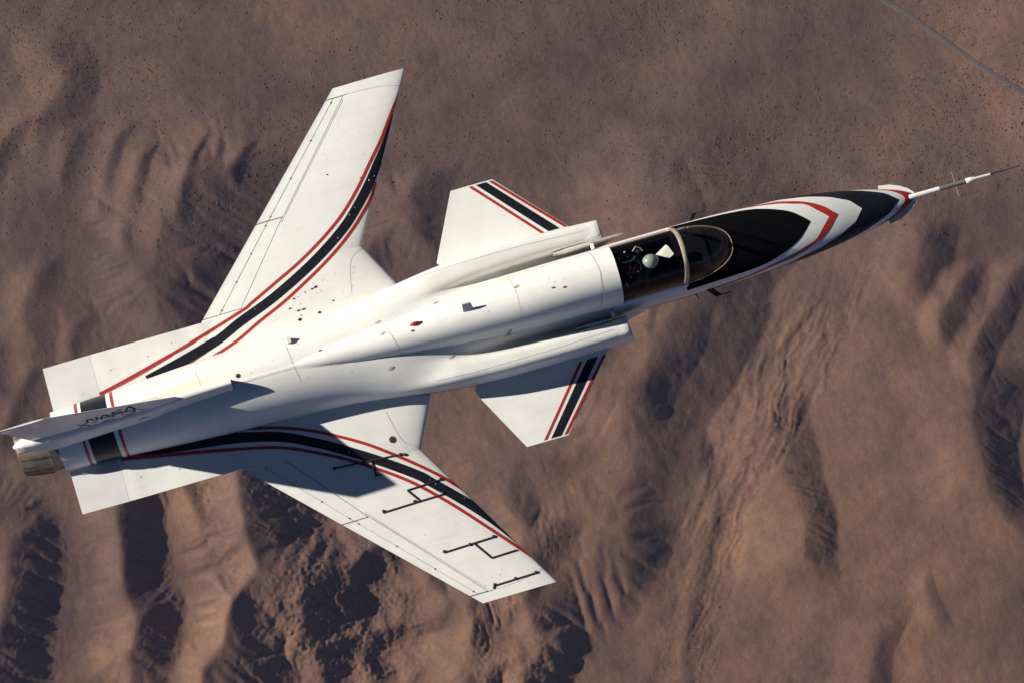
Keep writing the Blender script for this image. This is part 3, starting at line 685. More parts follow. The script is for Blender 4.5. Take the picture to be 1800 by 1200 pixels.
# side sills and rails, painted white inside edge with a dark brown seal
for s in (1, -1):
    r_ = MB(); r_.box(2.155, 3.14, (.405 if s > 0 else -.43), (.43 if s > 0 else -.405), .62, .735, 'seal', .006); r_.build('canopy_rail', jet, 30)
def arch(x, hw, z0, zt, n=40, off=0, e=2.15): return [(x, (hw + off) * math.copysign(abs(math.cos(t))**(2 / e), math.cos(t)), z0 + (zt - z0 + off) * abs(math.sin(t))**(2 / e)) for t in [math.pi * i / n for i in range(n + 1)]]
bow = MB(); P = []
for (dx, o) in ((0, -.012), (.002, .010), (.02, .019), (.045, .020), (.066, .010), (.070, -.01), (.035, -.015), (0, -.012)):
    P.append([(3.095 + dx + .045 * math.sin(math.pi * i / 40), q[1], q[2]) for i, q in enumerate(arch(0, .432, .66, 1.345, off=o))])
bow.grid(P, 'rim')
for s in (1, -1): bow.box(3.10, 3.17, s * .44 - .025, s * .44 + .025, .60, .76, 'body', .006)
canopy = MB(); P = [arch(x, .435 - .002 * (x - 2.2), .68, lerp(x, [(2.2, 1.365), (3.15, 1.335)]), e=2.5) for x in np.linspace(2.142, 3.12, 16)]
P = [[(q[0] + (.045 * math.sin(math.pi * i / 40) if k == 15 else 0), q[1], q[2]) for i, q in enumerate(r)] for k, r in enumerate(P)]
canopy.grid(P, 'glass'); can = canopy.build('canopy', jet, 60)
bow.build('canopy_bow', can, 40)
m = MB()
for q0, q1 in (((2.35, .25, .66), (2.5, .31, .72)),): m.tube([q0, (2.44, .33, .9), q1], .01, 'bare', 8)
ws = MB(); P = []
for k in range(25):
    u = k / 24; ang = u * math.pi / 2
    x = 3.165 + .835 * math.sin(ang); hw = .425 * math.cos(ang)**.85 if k < 24 else .001; zt = .70 + (1.335 - .70) * max(0, math.cos(ang))**.9 - .02 * u
    base = .68
    P.append([(q[0] + (.045 * math.sin(math.pi * i / 40) * (1 - u)), q[1], q[2]) for i, q in enumerate(arch(x, max(hw, .001), base, max(zt, base + .002), e=2.0))])
ws.grid(P, 'glass'); wso = ws.build('windshield', jet, 60)
fr = MB(); L = [Vector(r[0]) for r in P] ; Rr = [Vector(r[-1]) for r in P]
fr.tube([(p.x, p.y, p.z + .025) for p in L] + [(p.x, p.y, p.z + .025) for p in Rr[::-1][1:]], .0085, 'rim', 8); fr.build('frame', wso, 40)

# ejection seat
st = bpy.data.objects.new('ejection_seat', None); COL.objects.link(st); st.parent = jet
b = MB(); b.box(2.42, 2.52, -.21, .21, .0, .85, 'panelgrey', .02); b.build('backrest', st, 30)
b = MB(); b.box(2.45, 2.90, -.21, .21, .0, .13, 'suit', .03); b.build('seat_cushion', st, 30)
b = MB(); b.box(2.30, 2.44, -.17, .17, .70, 1.06, 'cockpit', .025); b.build('headrest', st, 30)
rr = random.Random(8); b = MB()
def cord(p, r_, mt): b.tube([Vector(q) for q in p], r_, mt, 7)
Z = 1.085
cord([(2.25, .10, Z), (2.33, .07, Z + .02), (2.42, .09, Z), (2.47, .12, Z - .01)], .011, 'strapw')
cord([(2.27, .02, Z), (2.35, .0, Z + .025), (2.40, -.05, Z + .01), (2.36, -.12, Z)], .012, 'strap')
cord([(2.33, .12, Z - .01), (2.36, .05, Z + .03), (2.35, -.03, Z + .03), (2.30, -.10, Z), (2.32, -.16, Z)], .010, 'strap')
cord([(2.50, .07, Z - .02), (2.52, -.02, Z - .01), (2.51, -.10, Z - .02)], .006, 'strapw')
cord([(2.44, .02, Z), (2.42, -.06, Z + .01), (2.40, -.13, Z)], .008, 'strap')
cord([(2.28, -.03, Z - .01), (2.30, -.09, Z + .01), (2.37, -.08, Z)], .015, 'strap')
b.build('harness', st, 50)
for q, r_ in (((2.36, .16, Z), .02), ((2.35, .24, Z - .02), .022), ((2.45, -.10, Z), .02), ((2.25, .17, Z - .05), .014), ((2.33, -.15, Z), .013)):
    b = MB(); b.ball(q, (r_ * 1.1, r_ * .85, r_), 'bare', 6, 10); b.build('buckle', st, 50)
for q in ([(2.24, .14, 1.0), (2.24, .20, 1.0)], [(2.24, -.20, .98), (2.25, -.27, .96)]):
    b = MB(); b.tube(q, .012, 'bare', 8); b.build('pin', st, 50)
b = MB(); cord([(2.48, .24, .95), (2.54, .29, .98), (2.60, .26, .96), (2.63, .21, .93)], .012, 'rim'); b.build('handle', st, 50)

# ------------------------------------------------------------------ pilot
def skin_body(name, nodes, edges, mt, parent=None, sub=2):
    """nodes: (x,y,z,r); first node is the root"""
    me = bpy.data.meshes.new(name); me.from_pydata([n_[:3] for n_ in nodes], edges, []); me.materials.append(M[mt])
    o = bpy.data.objects.new(name, me); COL.objects.link(o)
    md = o.modifiers.new('skin', 'SKIN'); md.use_smooth_shade = True
    sv = me.skin_vertices[0].data if me.skin_vertices else None
    if sv is None:
        bpy.context.view_layer.objects.active = o; bpy.ops.mesh.customdata_skin_add(); sv = me.skin_vertices[0].data
    for i, n_ in enumerate(nodes): sv[i].radius = (n_[3], n_[4] if len(n_) > 4 else n_[3]); sv[i].use_root = (i == 0)
    s_ = o.modifiers.new('sub', 'SUBSURF'); s_.levels = sub; s_.render_levels = sub
    if parent: o.parent = parent
    return o
N = [(2.62, 0, .24, .13, .15), (2.57, 0, .42, .13, .16), (2.56, 0, .60, .13, .18), (2.57, 0, .74, .09, .13), (2.60, 0, .82, .055), (2.64, 0, .90, .06), (2.67, 0, .98, .085), (2.67, 0, 1.05, .07)]
E_ = [(i, i + 1) for i in range(7)]
def limb(start, pts):
    prev = start
    for p in pts: N.append(p); E_.append((prev, len(N) - 1)); prev = len(N) - 1
    return prev
for s in (1, -1):
    hand_x, hand_y, hand_z = ((2.93, .27, .43) if s > 0 else (2.98, -.05, .40))
    limb(3, [(2.57, s * .12, .74, .065), (2.57, s * .20, .70, .06), (2.60, s * .27, .58, .048), (2.66, s * .29, .47, .042), ((2.66 + hand_x) / 2, (s * .29 + hand_y) / 2, .45, .034), (hand_x - .06, hand_y, hand_z + .01, .026), (hand_x, hand_y, hand_z, .032, .018)])
    h = len(N) - 1
    for f_ in range(4):
        oy = (f_ - 1.5) * .019; L_ = [.030, .034, .031, .024][f_]
        limb(h, [(hand_x + .035, hand_y + oy, hand_z + .003, .0085), (hand_x + .035 + L_, hand_y + oy, hand_z - .008, .008), (hand_x + .038 + L_, hand_y + oy, hand_z - .035, .007)])
    limb(h, [(hand_x + .005, hand_y - s * .032, hand_z - .005, .010), (hand_x + .035, hand_y - s * .04, hand_z - .02, .008)])
    limb(0, [(2.68, s * .09, .23, .085), (2.90, s * .13, .33, .075), (3.06, s * .15, .38, .062), (3.16, s * .15, .22, .055), (3.30, s * .14, .02, .042), (3.36, s * .14, -.05, .045), (3.47, s * .14, -.07, .035)])
pilot = skin_body('person', N, E_, 'suit')
tag(pilot, 'pilot in a dark suit and pale grey-green helmet seated under the clear canopy', 'person')
h = MB(); P = []
for i in range(17):
    a = math.pi * i / 16 * .78
    P.append([(2.685 + .128 * math.sin(a) * math.cos(t), .112 * math.sin(a) * math.sin(t), 1.05 + .125 * math.cos(a)) for t in [2 * math.pi * j / 28 for j in range(28)]])
h.grid(P, 'helmet', close_v=True); h.build('helmet', pilot, 60)
h = MB(); P = [[(2.70 + .130 * math.cos(t) * math.cos(e_), .108 * math.sin(t), 1.03 + .12 * math.sin(e_)) for t in np.linspace(-1.1, 1.1, 13)] for e_ in np.linspace(-.35, .55, 7)]
h.grid(P, 'matt'); h.build('visor', pilot, 60)
h = MB(); h.tube([(2.76, 0, .97), (2.82, 0, .945), (2.835, 0, .90)], [.045, .035, .022], 'cockpit', 12); h.tube([(2.83, 0, .90), (2.80, .03, .78), (2.74, .06, .66)], .014, 'cockpit', 8); h.build('oxygen_mask', pilot, 50)
h = MB()   # face under the visor: eyes, nose, ears hinted by the mask line
h.ball((2.735, 0, .99), (.055, .062, .07), 'skin', 8, 14); h.ball((2.79, 0, .985), (.014, .012, .02), 'skin', 6, 8)
for s in (1, -1): h.ball((2.782, s * .025, 1.012), .009, 'strapw', 6, 8)
h.build('face', pilot, 60)
# folded sheet held up ahead of the helmet
p = MB(); zz = .93
A = [(2.80, .10, zz - .01), (2.875, .055, zz + .0), (3.01, .155, zz + .09), (2.985, .19, zz + .07)]
B = [(2.875, .055, zz), (2.985, -.015, zz + .0), (3.065, .02, zz + .06), (3.01, .155, zz + .09)]
for Q in (A, B):
    p.poly(Q, 'paper'); p.poly([(q[0], q[1], q[2] - .003) for q in Q][::-1], 'paper'); p.grid([Q, [(q[0], q[1], q[2] - .003) for q in Q]], 'paper', close_v=True)
tag(p.build('folded_paper', None, 20), 'creased white paper sheet just ahead of the pilot helmet', 'paper')

# ------------------------------------------------------------------ desert terrain
rng = np.random.default_rng(7)
def vn(x, y, sc, seed):
    """smooth value noise in [-1,1]"""
    g = np.random.default_rng(seed).uniform(-1, 1, (256, 256)); u = x / sc + 1000.5; v = y / sc + 1000.5
    i = np.floor(u).astype(int); j = np.floor(v).astype(int); fu = u - i; fv = v - j
    fu = fu**3 * (fu * (fu * 6 - 15) + 10); fv = fv**3 * (fv * (fv * 6 - 15) + 10)
    a = g[i % 256, j % 256]; b = g[(i + 1) % 256, j % 256]; c_ = g[i % 256, (j + 1) % 256]; d = g[(i + 1) % 256, (j + 1) % 256]
    return (a * (1 - fu) + b * fu) * (1 - fv) + (c_ * (1 - fu) + d * fu) * fv
def fbm(x, y, sc, seed, o=5, g=.5):
    r = 0; a = 1; t = 0
    for k in range(o):
        c_, s_ = math.cos(k * 1.3), math.sin(k * 1.3); r = r + a * vn(x * c_ - y * s_, x * s_ + y * c_, sc / 2**k, seed + k); t += a; a *= g
    return r / t
def sst(t): t = np.clip(t, 0, 1); return t * t * (3 - 2 * t)
# valley lines: (points, width of the steep face on the west side, height, length of the gentle back slope)
VAL = [   # ratio = height / width of the steep face
 ([(-191,307),(-183,283),(-189,257),(-197,240),(-208,216),(-219,179),(-225,156)], 44, .36, 70),
 ([(-90,304),(-104,284),(-115,271),(-119,255),(-121,231),(-122,223),(-117,206),(-127,184),(-140,150)], 36, .385, 34),
 ([(-73,300),(-73,271),(-72,245),(-71,224),(-72,206),(-76,181)], 24, .38, 26),
 ([(6,310),(-8,247),(-5,214),(-14,184),(-37,158),(-61,132),(-74,112)], 62, .40, 26),
 ([(39,201),(29,193),(2,183),(-11,162),(-23,150),(-34,125)], 18, .40, 40),
 ([(55,190),(55,166),(57,148),(55,132),(54,119)], 12, .36, 26),
 ([(155,175),(149,169),(135,156),(123,146),(105,134),(88,128),(75,118)], 32, .38, 50),
 ([(177,222),(162,217),(144,210),(135,206),(131,194),(123,187),(119,179),(122,166)], 26, .30, 60),
 ([(142,130),(142,113),(142,100),(123,82),(111,69)], 36, .34, 30),
 ([(91,124),(85,105),(73,93),(64,75)], 26, .38, 26),
 ([(221,160),(215,146),(203,133),(183,118),(161,101),(146,96)], 54, .20, 60),
 ([(380,335),(355,314),(332,303),(325,281),(314,271),(294,251),(275,233),(265,227),(253,204),(248,195),(237,188)], 66, .25, 110),
 ([(262,215),(260,194),(254,156),(233,128),(224,103),(211,79),(204,54),(196,32)], 7, .24, 14),
 ([(334,225),(332,181),(329,166),(331,151),(330,134),(324,117),(321,102)], 26, .33, 60),
 ([(470,297),(463,286),(458,276),(452,268),(446,261)], 24, .27, 40),
 ([(484,263),(478,255),(469,243),(457,237),(448,227)], 21, .34, 16),
 ([(520,261),(499,241),(483,222),(471,213),(458,198)], 18, .32, 16),
 ([(507,197),(481,180),(470,158),(463,131),(459,111),(465,93)], 34, .31, 60),
 ([(102,471),(102,451),(99,431),(95,410),(81,388)], 18, .18, 30),
 ([(142,439),(134,428),(127,409),(124,393)], 28, .24, 30),
 ([(303,396),(305,374),(299,350),(293,335)], 36, .17, 60),
 ([(-80,610),(-75,583),(-89,561),(-103,548),(-112,538)], 26, .24, 26),
 ([(-91,547),(-98,538),(-111,521),(-119,506)], 9, .34, 16), ([(-131,561),(-146,545),(-166,522),(-178,506)], 13, .30, 22),
 ([(-66,536),(-84,513),(-89,500),(-97,481),(-100,467)], 9, .42, 12), ([(-53,518),(-62,506),(-72,488),(-82,477),(-88,450)], 10, .44, 14),
 ([(-16,517),(-23,509),(-31,493),(-35,477),(-43,458)], 7, .40, 16), ([(14,503),(12,500),(6,494),(-1,476)], 6, .36, 12),
 ([(34,470),(4,436),(-19,409),(-37,389),(-51,368)], 60, .27, 60),
 ([(-126,411),(-132,404),(-139,398),(-145,387)], 7, .28, 14), ([(257,318),(251,309),(245,295)], 7, .22, 14),
 ([(-164,392),(-175,379),(-189,358),(-207,339)], 10, .30, 18), ([(-134,455),(-142,441),(-151,422),(-158,407)], 22, .18, 24),
 ([(287,295),(276,273),(253,254),(240,237)], 26, .14, 30), ([(354,51),(342,38),(333,17),(326,2)], 14, .26, 30), ([(382,80),(381,64),(383,49)], 9, .22, 12),
 ([(-194,418),(-192,401),(-196,377)], 10, .28, 16),
]
def valley(X, Y, H, pts, w, h, back, rill=1.0):
    rill = float(np.clip((h - .26) / .12, .10, 1)); h = h * w; P = np.array(pts, float); un = lambda v: v / np.linalg.norm(v)
    P = np.vstack([P[0] + un(P[0] - P[1]) * (w * .5 + 6), P, P[-1] + un(P[-1] - P[-2]) * (w * .5 + 6)]); D = P[-1] - P[0]; DL = D @ D; P0 = P[0].copy()
    for _ in range(2):   # corner cutting
        a_, b_ = P[:-1], P[1:]; P = np.vstack([P[:1], np.stack([a_ * .75 + b_ * .25, a_ * .25 + b_ * .75], 1).reshape(-1, 2), P[-1:]])
    lo = P.min(0) - (w + back) - 5; hi = P.max(0) + (w + back) + 5
    msk = (X > lo[0]) & (X < hi[0]) & (Y > lo[1]) & (Y < hi[1])
    x0 = X[msk]; y0 = Y[msk]; x = x0 + 2.8 * fbm(x0, y0, 26, 91, 4); y = y0 + 2.8 * fbm(x0, y0, 26, 97, 4)
    seg = np.hypot(*np.diff(P, axis=0).T)
    best = np.full(x.shape, 1e9); orth = np.zeros_like(best); sd_ = np.zeros_like(best)
    for i in range(len(P) - 1):
        d = (P[i + 1] - P[i]) / seg[i]; rx = x - P[i, 0]; ry = y - P[i, 1]; t = rx * d[0] + ry * d[1]
        tc = np.clip(t, 0, seg[i]); dist = np.hypot(rx - tc * d[0], ry - tc * d[1]); cr = rx * d[1] - ry * d[0]
        ot = np.abs(cr) / (dist + 1e-6); m_ = (dist < best - 1e-4) | ((dist < best + 1e-4) & (ot > orth))
        best = np.where(m_, dist, best); orth = np.where(m_, ot, orth); sd_ = np.where(m_, np.where(cr > 0, 1., -1.), sd_)
    tt = ((x - P0[0]) * D[0] + (y - P0[1]) * D[1]) / DL; tot = math.sqrt(DL)
    tl_ = min(.33, (w * .9 + 12) / tot); end = sst(tt / tl_) * sst((1 - tt) / tl_)
    wv = w * (1 + .28 * fbm(x, y, 55, 55, 3)) * (.45 + .55 * end); s_ = np.where(sd_ > 0, best, -best)
    u = np.clip(s_ / wv, 0, 1); up = 1 - (1 - u)**1.65; up = up * (1 - .12 * (1 - u)); dn = 1 - sst((s_ - wv) / back)
    # rills run down the steep face, herring-bone fashion
    a = tt * tot + .55 * s_; q = 1 - np.abs(vn(a + 2.5 * fbm(x0, y0, 14, 17, 2), s_ * .16, 4.6, 133)) * 1.6
    q2 = 1 - np.abs(vn(a * 1.0 + 30, s_ * .10, 2.1, 137)) * 1.6
    rl = (np.clip(q, 0, 1)**2 * 1.0 + np.clip(q2, 0, 1)**2 * .35) * (u * (1 - u) * 4)**.8 * min(1.9, .050 * w) * rill * (.5 + .8 * np.clip(.5 + fbm(x0, y0, 34, 139, 2), 0, 1))
    H[msk] += (np.where(s_ > 0, h * up * np.where(s_ > wv, dn, 1), 0) - np.where(s_ > 0, rl, 0)) * end
WASH = np.array([(470, 330), (397, 338), (372, 300), (350, 272), (322, 238), (287, 200), (254, 165), (232, 131), (211, 96), (193, 60), (170, 10), (160, -40)], float)
def wash_mask(X, Y):
    d_ = np.full(X.shape, 1e9); x = X + 9 * fbm(X, Y, 45, 151, 3); y = Y
    for i in range(len(WASH) - 1):
        a, b = WASH[i], WASH[i + 1]; L_ = np.hypot(*(b - a)); u = np.clip(((x - a[0]) * (b - a)[0] + (y - a[1]) * (b - a)[1]) / L_**2, 0, 1)
        d_ = np.minimum(d_, np.hypot(x - a[0] - u * (b - a)[0], y - a[1] - u * (b - a)[1]))
    return 1 - sst((d_ - 16 - np.clip((Y - 150) * .09, 0, 16)) / 7)
def base_height(X, Y):
    H = (Y - 300) * .018 + 6 * fbm(X, Y, 190, 21, 4, .45)
    south = sst((430 - Y - .12 * X) / 160)        # ground smoother on the upper plain
    east = sst((X + .3 * Y - 240) / 160); H += 2.4 * fbm(X, Y, 55, 31, 4) * (.2 + .8 * south) * (1 - .55 * east)
    for cx_, cy_, rx_, ry_, hh_ in ((400, 190, 70, 95, 9), (425, 60, 90, 60, 7), (300, 85, 45, 70, 4), (190, 190, 34, 44, 5), (180, 300, 60, 60, 4), (440, 320, 40, 60, 4), (-170, 460, 60, 60, 4)):
        H += hh_ * np.exp(-((X - cx_) / rx_)**2 - ((Y - cy_) / ry_)**2)
    for v_ in VAL: valley(X, Y, H, *v_)
    wm = wash_mask(X, Y) * (1 - .85 * sst((Y - 262) / 50))      # dry wash: cut a little into the plain, braided channels along it
    H -= wm * 1.5
    fa = (X * .80 + Y * -.60); fl = (X * .60 + Y * .80)       # across / along the flow
    H += wm * (1.3 * np.abs(vn(fa + 9 * fbm(X, Y, 40, 161, 3), fl * .12, 9, 163)) + .9 * np.abs(vn(fa + 5 * fbm(X, Y, 20, 165, 3), fl * .16, 4, 167)) + .7 * fbm(X, Y, 5, 169, 3))
    # broken rocky ground south-west of the wing
    q = np.exp(-(((X + 18) / 52)**2 + ((Y - 165) / 62)**2)**1.5)
    H += q * 9.5 * (1 - 2 * np.abs(fbm(X, Y, 30, 41, 6, .58))) + q * 1.6 * (1 - 2 * np.abs(fbm(X + .5 * Y, Y * .5, 9, 47, 4)))
    q2 = np.exp(-(((X - 85) / 45)**2 + ((Y - 90) / 30)**2)**1.5); H += q2 * 5.5 * (1 - 2 * np.abs(fbm(X, Y, 22, 43, 5, .5)))
    return H
# coarse grid: run water over it so that slopes carry real rills
cs = 2.3; gx = np.arange(-330, 660, cs); gy = np.arange(-90, 740, cs); CX, CY = np.meshgrid(gx, gy, indexing='ij')
CH = base_height(CX, CY); CH0 = CH.copy()
CH += .30 * fbm(CX, CY, 7, 61, 3)
ny_ = len(gy); nn_ = CH.size
for it in range(18):
    h_ = CH; best = np.zeros_like(h_); rec = np.arange(nn_).reshape(h_.shape)
    idx = np.arange(nn_).reshape(h_.shape)
    for dx in (-1, 0, 1):
        for dy in (-1, 0, 1):
            if dx == 0 and dy == 0: continue
            sh = np.full_like(h_, 1e9); si = idx.copy()
            a0, a1 = max(0, -dx), h_.shape[0] - max(0, dx); b0, b1 = max(0, -dy), h_.shape[1] - max(0, dy)
            sh[a0:a1, b0:b1] = h_[a0 + dx:a1 + dx, b0 + dy:b1 + dy]; si[a0:a1, b0:b1] = idx[a0 + dx:a1 + dx, b0 + dy:b1 + dy]
            s_ = (h_ - sh) / (cs * math.hypot(dx, dy)); m_ = s_ > best; best = np.where(m_, s_, best); rec = np.where(m_, si, rec)
    order = np.argsort(-h_.ravel(), kind='stable').tolist(); A = [1.0] * nn_; rc = rec.ravel().tolist()
    for i in order:
        r_ = rc[i]
        if r_ != i: A[r_] += A[i]
    A = np.minimum(np.array(A), 500).reshape(h_.shape)
    cut = np.minimum(.17 * A**.42 * best**1.15, .42 * best * cs)
    CH = CH - cut
    L = np.zeros_like(CH); L[1:-1, 1:-1] = CH[2:, 1:-1] + CH[:-2, 1:-1] + CH[1:-1, 2:] + CH[1:-1, :-2] - 4 * CH[1:-1, 1:-1]; CH += .05 * L
DH = CH - CH0
def bil(G, X, Y):
    u = (X - gx[0]) / cs; v = (Y - gy[0]) / cs; ok = (u > 1) & (u < len(gx) - 3) & (v > 1) & (v < len(gy) - 3)
    u = np.clip(u, 1, len(gx) - 3); v = np.clip(v, 1, len(gy) - 3); i = u.astype(int); j = v.astype(int); fu = u - i; fv = v - j
    def cub(t): return (-.5*t+t*t-.5*t**3, 1-2.5*t*t+1.5*t**3, .5*t+2*t*t-1.5*t**3, -.5*t*t+.5*t**3)
    wu, wv = cub(fu), cub(fv); r = 0
    for a in range(4):
        for b in range(4): r = r + wu[a] * wv[b] * G[i + a - 1, j + b - 1]
    edge = np.minimum(np.minimum(X - gx[0], gx[-1] - X), np.minimum(Y - gy[0], gy[-1] - Y)); return r * sst(edge / 40) * (1 - .78 * sst((X + .3 * Y - 215) / 110)) * (1 - .45 * sst((Y + .2 * X - 480) / 90))
def ground_h(X, Y):
    H = base_height(X, Y) + bil(DH, X, Y)
    H += .20 * fbm(X * 1.0 + .25 * Y, Y * .65 - X * .12, 5.5, 71, 3) + .10 * fbm(X, Y, 2.2, 75, 2)
    return H
def axis(a, b, st_, far):
    core = np.arange(a, b, st_); up = [b]; s_ = st_
    while up[-1] < far: s_ *= 1.22; up.append(up[-1] + s_)
    dn = [a]; s_ = st_
    while dn[-1] > -far: s_ *= 1.22; dn.append(dn[-1] - s_)
    return np.r_[np.array(dn[1:])[::-1], core, np.array(up)]
ax = axis(-300, 640, 1.15, 24000); ay = axis(-60, 715, 1.15, 24000)
X, Y = np.meshgrid(ax, ay, indexing='ij'); Hh = ground_h(X, Y)
co_ = np.stack([X, Y, Hh + GZ], -1).reshape(-1, 3).astype(np.float32)
nxg, nyg = len(ax), len(ay); I = np.arange(nxg * nyg).reshape(nxg, nyg)
F_ = np.stack([I[:-1, :-1], I[1:, :-1], I[1:, 1:], I[:-1, 1:]], -1).reshape(-1, 4)
me = bpy.data.meshes.new('desert_ground'); me.vertices.add(len(co_)); me.vertices.foreach_set('co', co_.ravel())
me.loops.add(F_.size); me.loops.foreach_set('vertex_index', F_.ravel().astype(np.int32))
me.polygons.add(len(F_)); me.polygons.foreach_set('loop_start', (np.arange(len(F_)) * 4).astype(np.int32)); me.polygons.foreach_set('loop_total', np.full(len(F_), 4, np.int32))
me.polygons.foreach_set('use_smooth', np.ones(len(F_), bool)); me.update(); me.validate()
at = me.attributes.new('wash', 'FLOAT', 'POINT'); at.data.foreach_set('value', wash_mask(X, Y).ravel().astype(np.float32))
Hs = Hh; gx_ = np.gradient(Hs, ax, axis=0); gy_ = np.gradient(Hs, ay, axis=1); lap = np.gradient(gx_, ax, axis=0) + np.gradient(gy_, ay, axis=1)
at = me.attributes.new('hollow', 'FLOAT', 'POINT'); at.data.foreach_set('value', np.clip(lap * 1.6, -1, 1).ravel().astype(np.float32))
at = me.attributes.new('steep', 'FLOAT', 'POINT'); at.data.foreach_set('value', np.clip(np.hypot(gx_, gy_) * 2.2, 0, 1).ravel().astype(np.float32))
g = bpy.data.objects.new('desert_ground', me); COL.objects.link(g); tag(g, kind='structure')
# ground material
m = bpy.data.materials.new('desert_soil'); m.use_nodes = True; t = m.node_tree; b = t.nodes['Principled BSDF']; b.inputs['Roughness'].default_value = .95; b.inputs['Specular IOR Level'].default_value = .1
tc = t.nodes.new('ShaderNodeTexCoord')
def nz_(scale, detail, rough=.55, vec=None, dist=0.0):
    n_ = t.nodes.new('ShaderNodeTexNoise'); n_.inputs['Scale'].default_value = scale; n_.inputs['Detail'].default_value = detail; n_.inputs['Roughness'].default_value = rough; n_.inputs['Distortion'].default_value = dist
    t.links.new(vec or tc.outputs['Object'], n_.inputs['Vector']); return n_.outputs['Fac']
def ramp(f, stops):
    r = t.nodes.new('ShaderNodeValToRGB'); e = r.color_ramp.elements
    while len(e) < len(stops): e.new(.5)
    for k, (p_, c_) in enumerate(stops): e[k].position = p_; e[k].color = (*c_, 1)
    t.links.new(f, r.inputs['Fac']); return r.outputs['Color']
def mixc(f, a, b_, mode='MIX'):
    mx = t.nodes.new('ShaderNodeMix'); mx.data_type = 'RGBA'; mx.blend_type = mode
    if isinstance(f, float): mx.inputs[0].default_value = f
    else: t.links.new(f, mx.inputs[0])
    t.links.new(a, mx.inputs[6]); t.links.new(b_, mx.inputs[7]); return mx.outputs[2]
mp = t.nodes.new('ShaderNodeMapping'); mp.inputs['Rotation'].default_value = (0, 0, R(17)); mp.inputs['Scale'].default_value = (1, .60, 1); t.links.new(tc.outputs['Object'], mp.inputs[0])
c1 = ramp(nz_(.0075, 6, .58, dist=.6), [(.28, (.096, .060, .052)), (.44, (.124, .077, .060)), (.60, (.158, .096, .068)), (.74, (.196, .119, .076))])
c2 = ramp(nz_(.035, 6, .6), [(.32, (.80, .80, .86)), (.5, (1, 1, 1)), (.68, (1.14, 1.08, 1.0))])
c3 = ramp(nz_(.22, 6, .65, mp.outputs[0]), [(.30, (.87, .86, .88)), (.5, (1, 1, 1)), (.70, (1.10, 1.09, 1.07))])
c4 = ramp(nz_(.9, 5, .7, mp.outputs[0]), [(.30, (.86, .85, .87)), (.5, (1, 1, 1)), (.72, (1.12, 1.10, 1.08))])
c5 = ramp(nz_(1.3, 3, .7), [(.28, (.80, .80, .80)), (.5, (1, 1, 1)), (.72, (1.20, 1.20, 1.20))])
col = mixc(1.0, c1, c2, 'MULTIPLY'); col = mixc(1.0, col, c3, 'MULTIPLY'); col = mixc(1.0, col, c4, 'MULTIPLY'); col = mixc(1.0, col, c5, 'MULTIPLY')
# paler sandy plain to the north-east
sx = t.nodes.new('ShaderNodeSeparateXYZ'); t.links.new(tc.outputs['Object'], sx.inputs[0])
def mth(op, a, b_):
    k = t.nodes.new('ShaderNodeMath'); k.operation = op
    for i, v_ in enumerate((a, b_)):
        if isinstance(v_, (int, float)): k.inputs[i].default_value = v_
        else: t.links.new(v_, k.inputs[i])
    return k.outputs[0]
dd = mth('ADD', mth('SUBTRACT', sx.outputs[0], mth('MULTIPLY', sx.outputs[1], -.17)), mth('MULTIPLY', nz_(.02, 5), 60))
mr = t.nodes.new('ShaderNodeMapRange'); mr.inputs[1].default_value = 592; mr.inputs[2].default_value = 632; t.links.new(dd, mr.inputs[0])
sand = t.nodes.new('ShaderNodeRGB'); sand.outputs[0].default_value = (1.55, 1.48, 1.34, 1)
col = mixc(mr.outputs[0], col, mixc(1.0, col, sand.outputs[0], 'MULTIPLY'))
def attr(n_):
    a_ = t.nodes.new('ShaderNodeAttribute'); a_.attribute_name = n_; return a_.outputs['Fac']
def const(c_):
    k = t.nodes.new('ShaderNodeRGB'); k.outputs[0].default_value = (*c_, 1); return k.outputs[0]
# wash gravel: mottled, a touch paler and greyer; warm soil on the south-western spurs
grav = ramp(nz_(1.1, 8, .75), [(.30, (.72, .72, .75)), (.5, (1.04, 1.04, 1.03)), (.70, (1.45, 1.44, 1.40))])
col = mixc(attr('wash'), col, mixc(1.0, col, grav, 'MULTIPLY'))
wr = t.nodes.new('ShaderNodeMapRange'); wr.inputs[1].default_value = 430; wr.inputs[2].default_value = 210; t.links.new(mth('ADD', sx.outputs[1], mth('MULTIPLY', nz_(.012, 4), 160)), wr.inputs[0])
col = mixc(wr.outputs[0], col, mixc(1.0, col, const((1.24, 1.15, 1.02)), 'MULTIPLY'))
# colour darker in hollows, paler on crests
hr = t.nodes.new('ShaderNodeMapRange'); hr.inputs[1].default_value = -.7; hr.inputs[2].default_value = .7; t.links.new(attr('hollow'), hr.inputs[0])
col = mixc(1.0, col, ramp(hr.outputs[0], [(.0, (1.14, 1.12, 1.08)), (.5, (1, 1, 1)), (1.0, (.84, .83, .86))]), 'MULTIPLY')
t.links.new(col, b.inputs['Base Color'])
bp_ = t.nodes.new('ShaderNodeBump'); bp_.inputs['Strength'].default_value = .55; bp_.inputs['Distance'].default_value = .5
t.links.new(nz_(.6, 7, .7, mp.outputs[0]), bp_.inputs['Height']); t.links.new(bp_.outputs[0], b.inputs['Normal'])
me.materials.append(m)

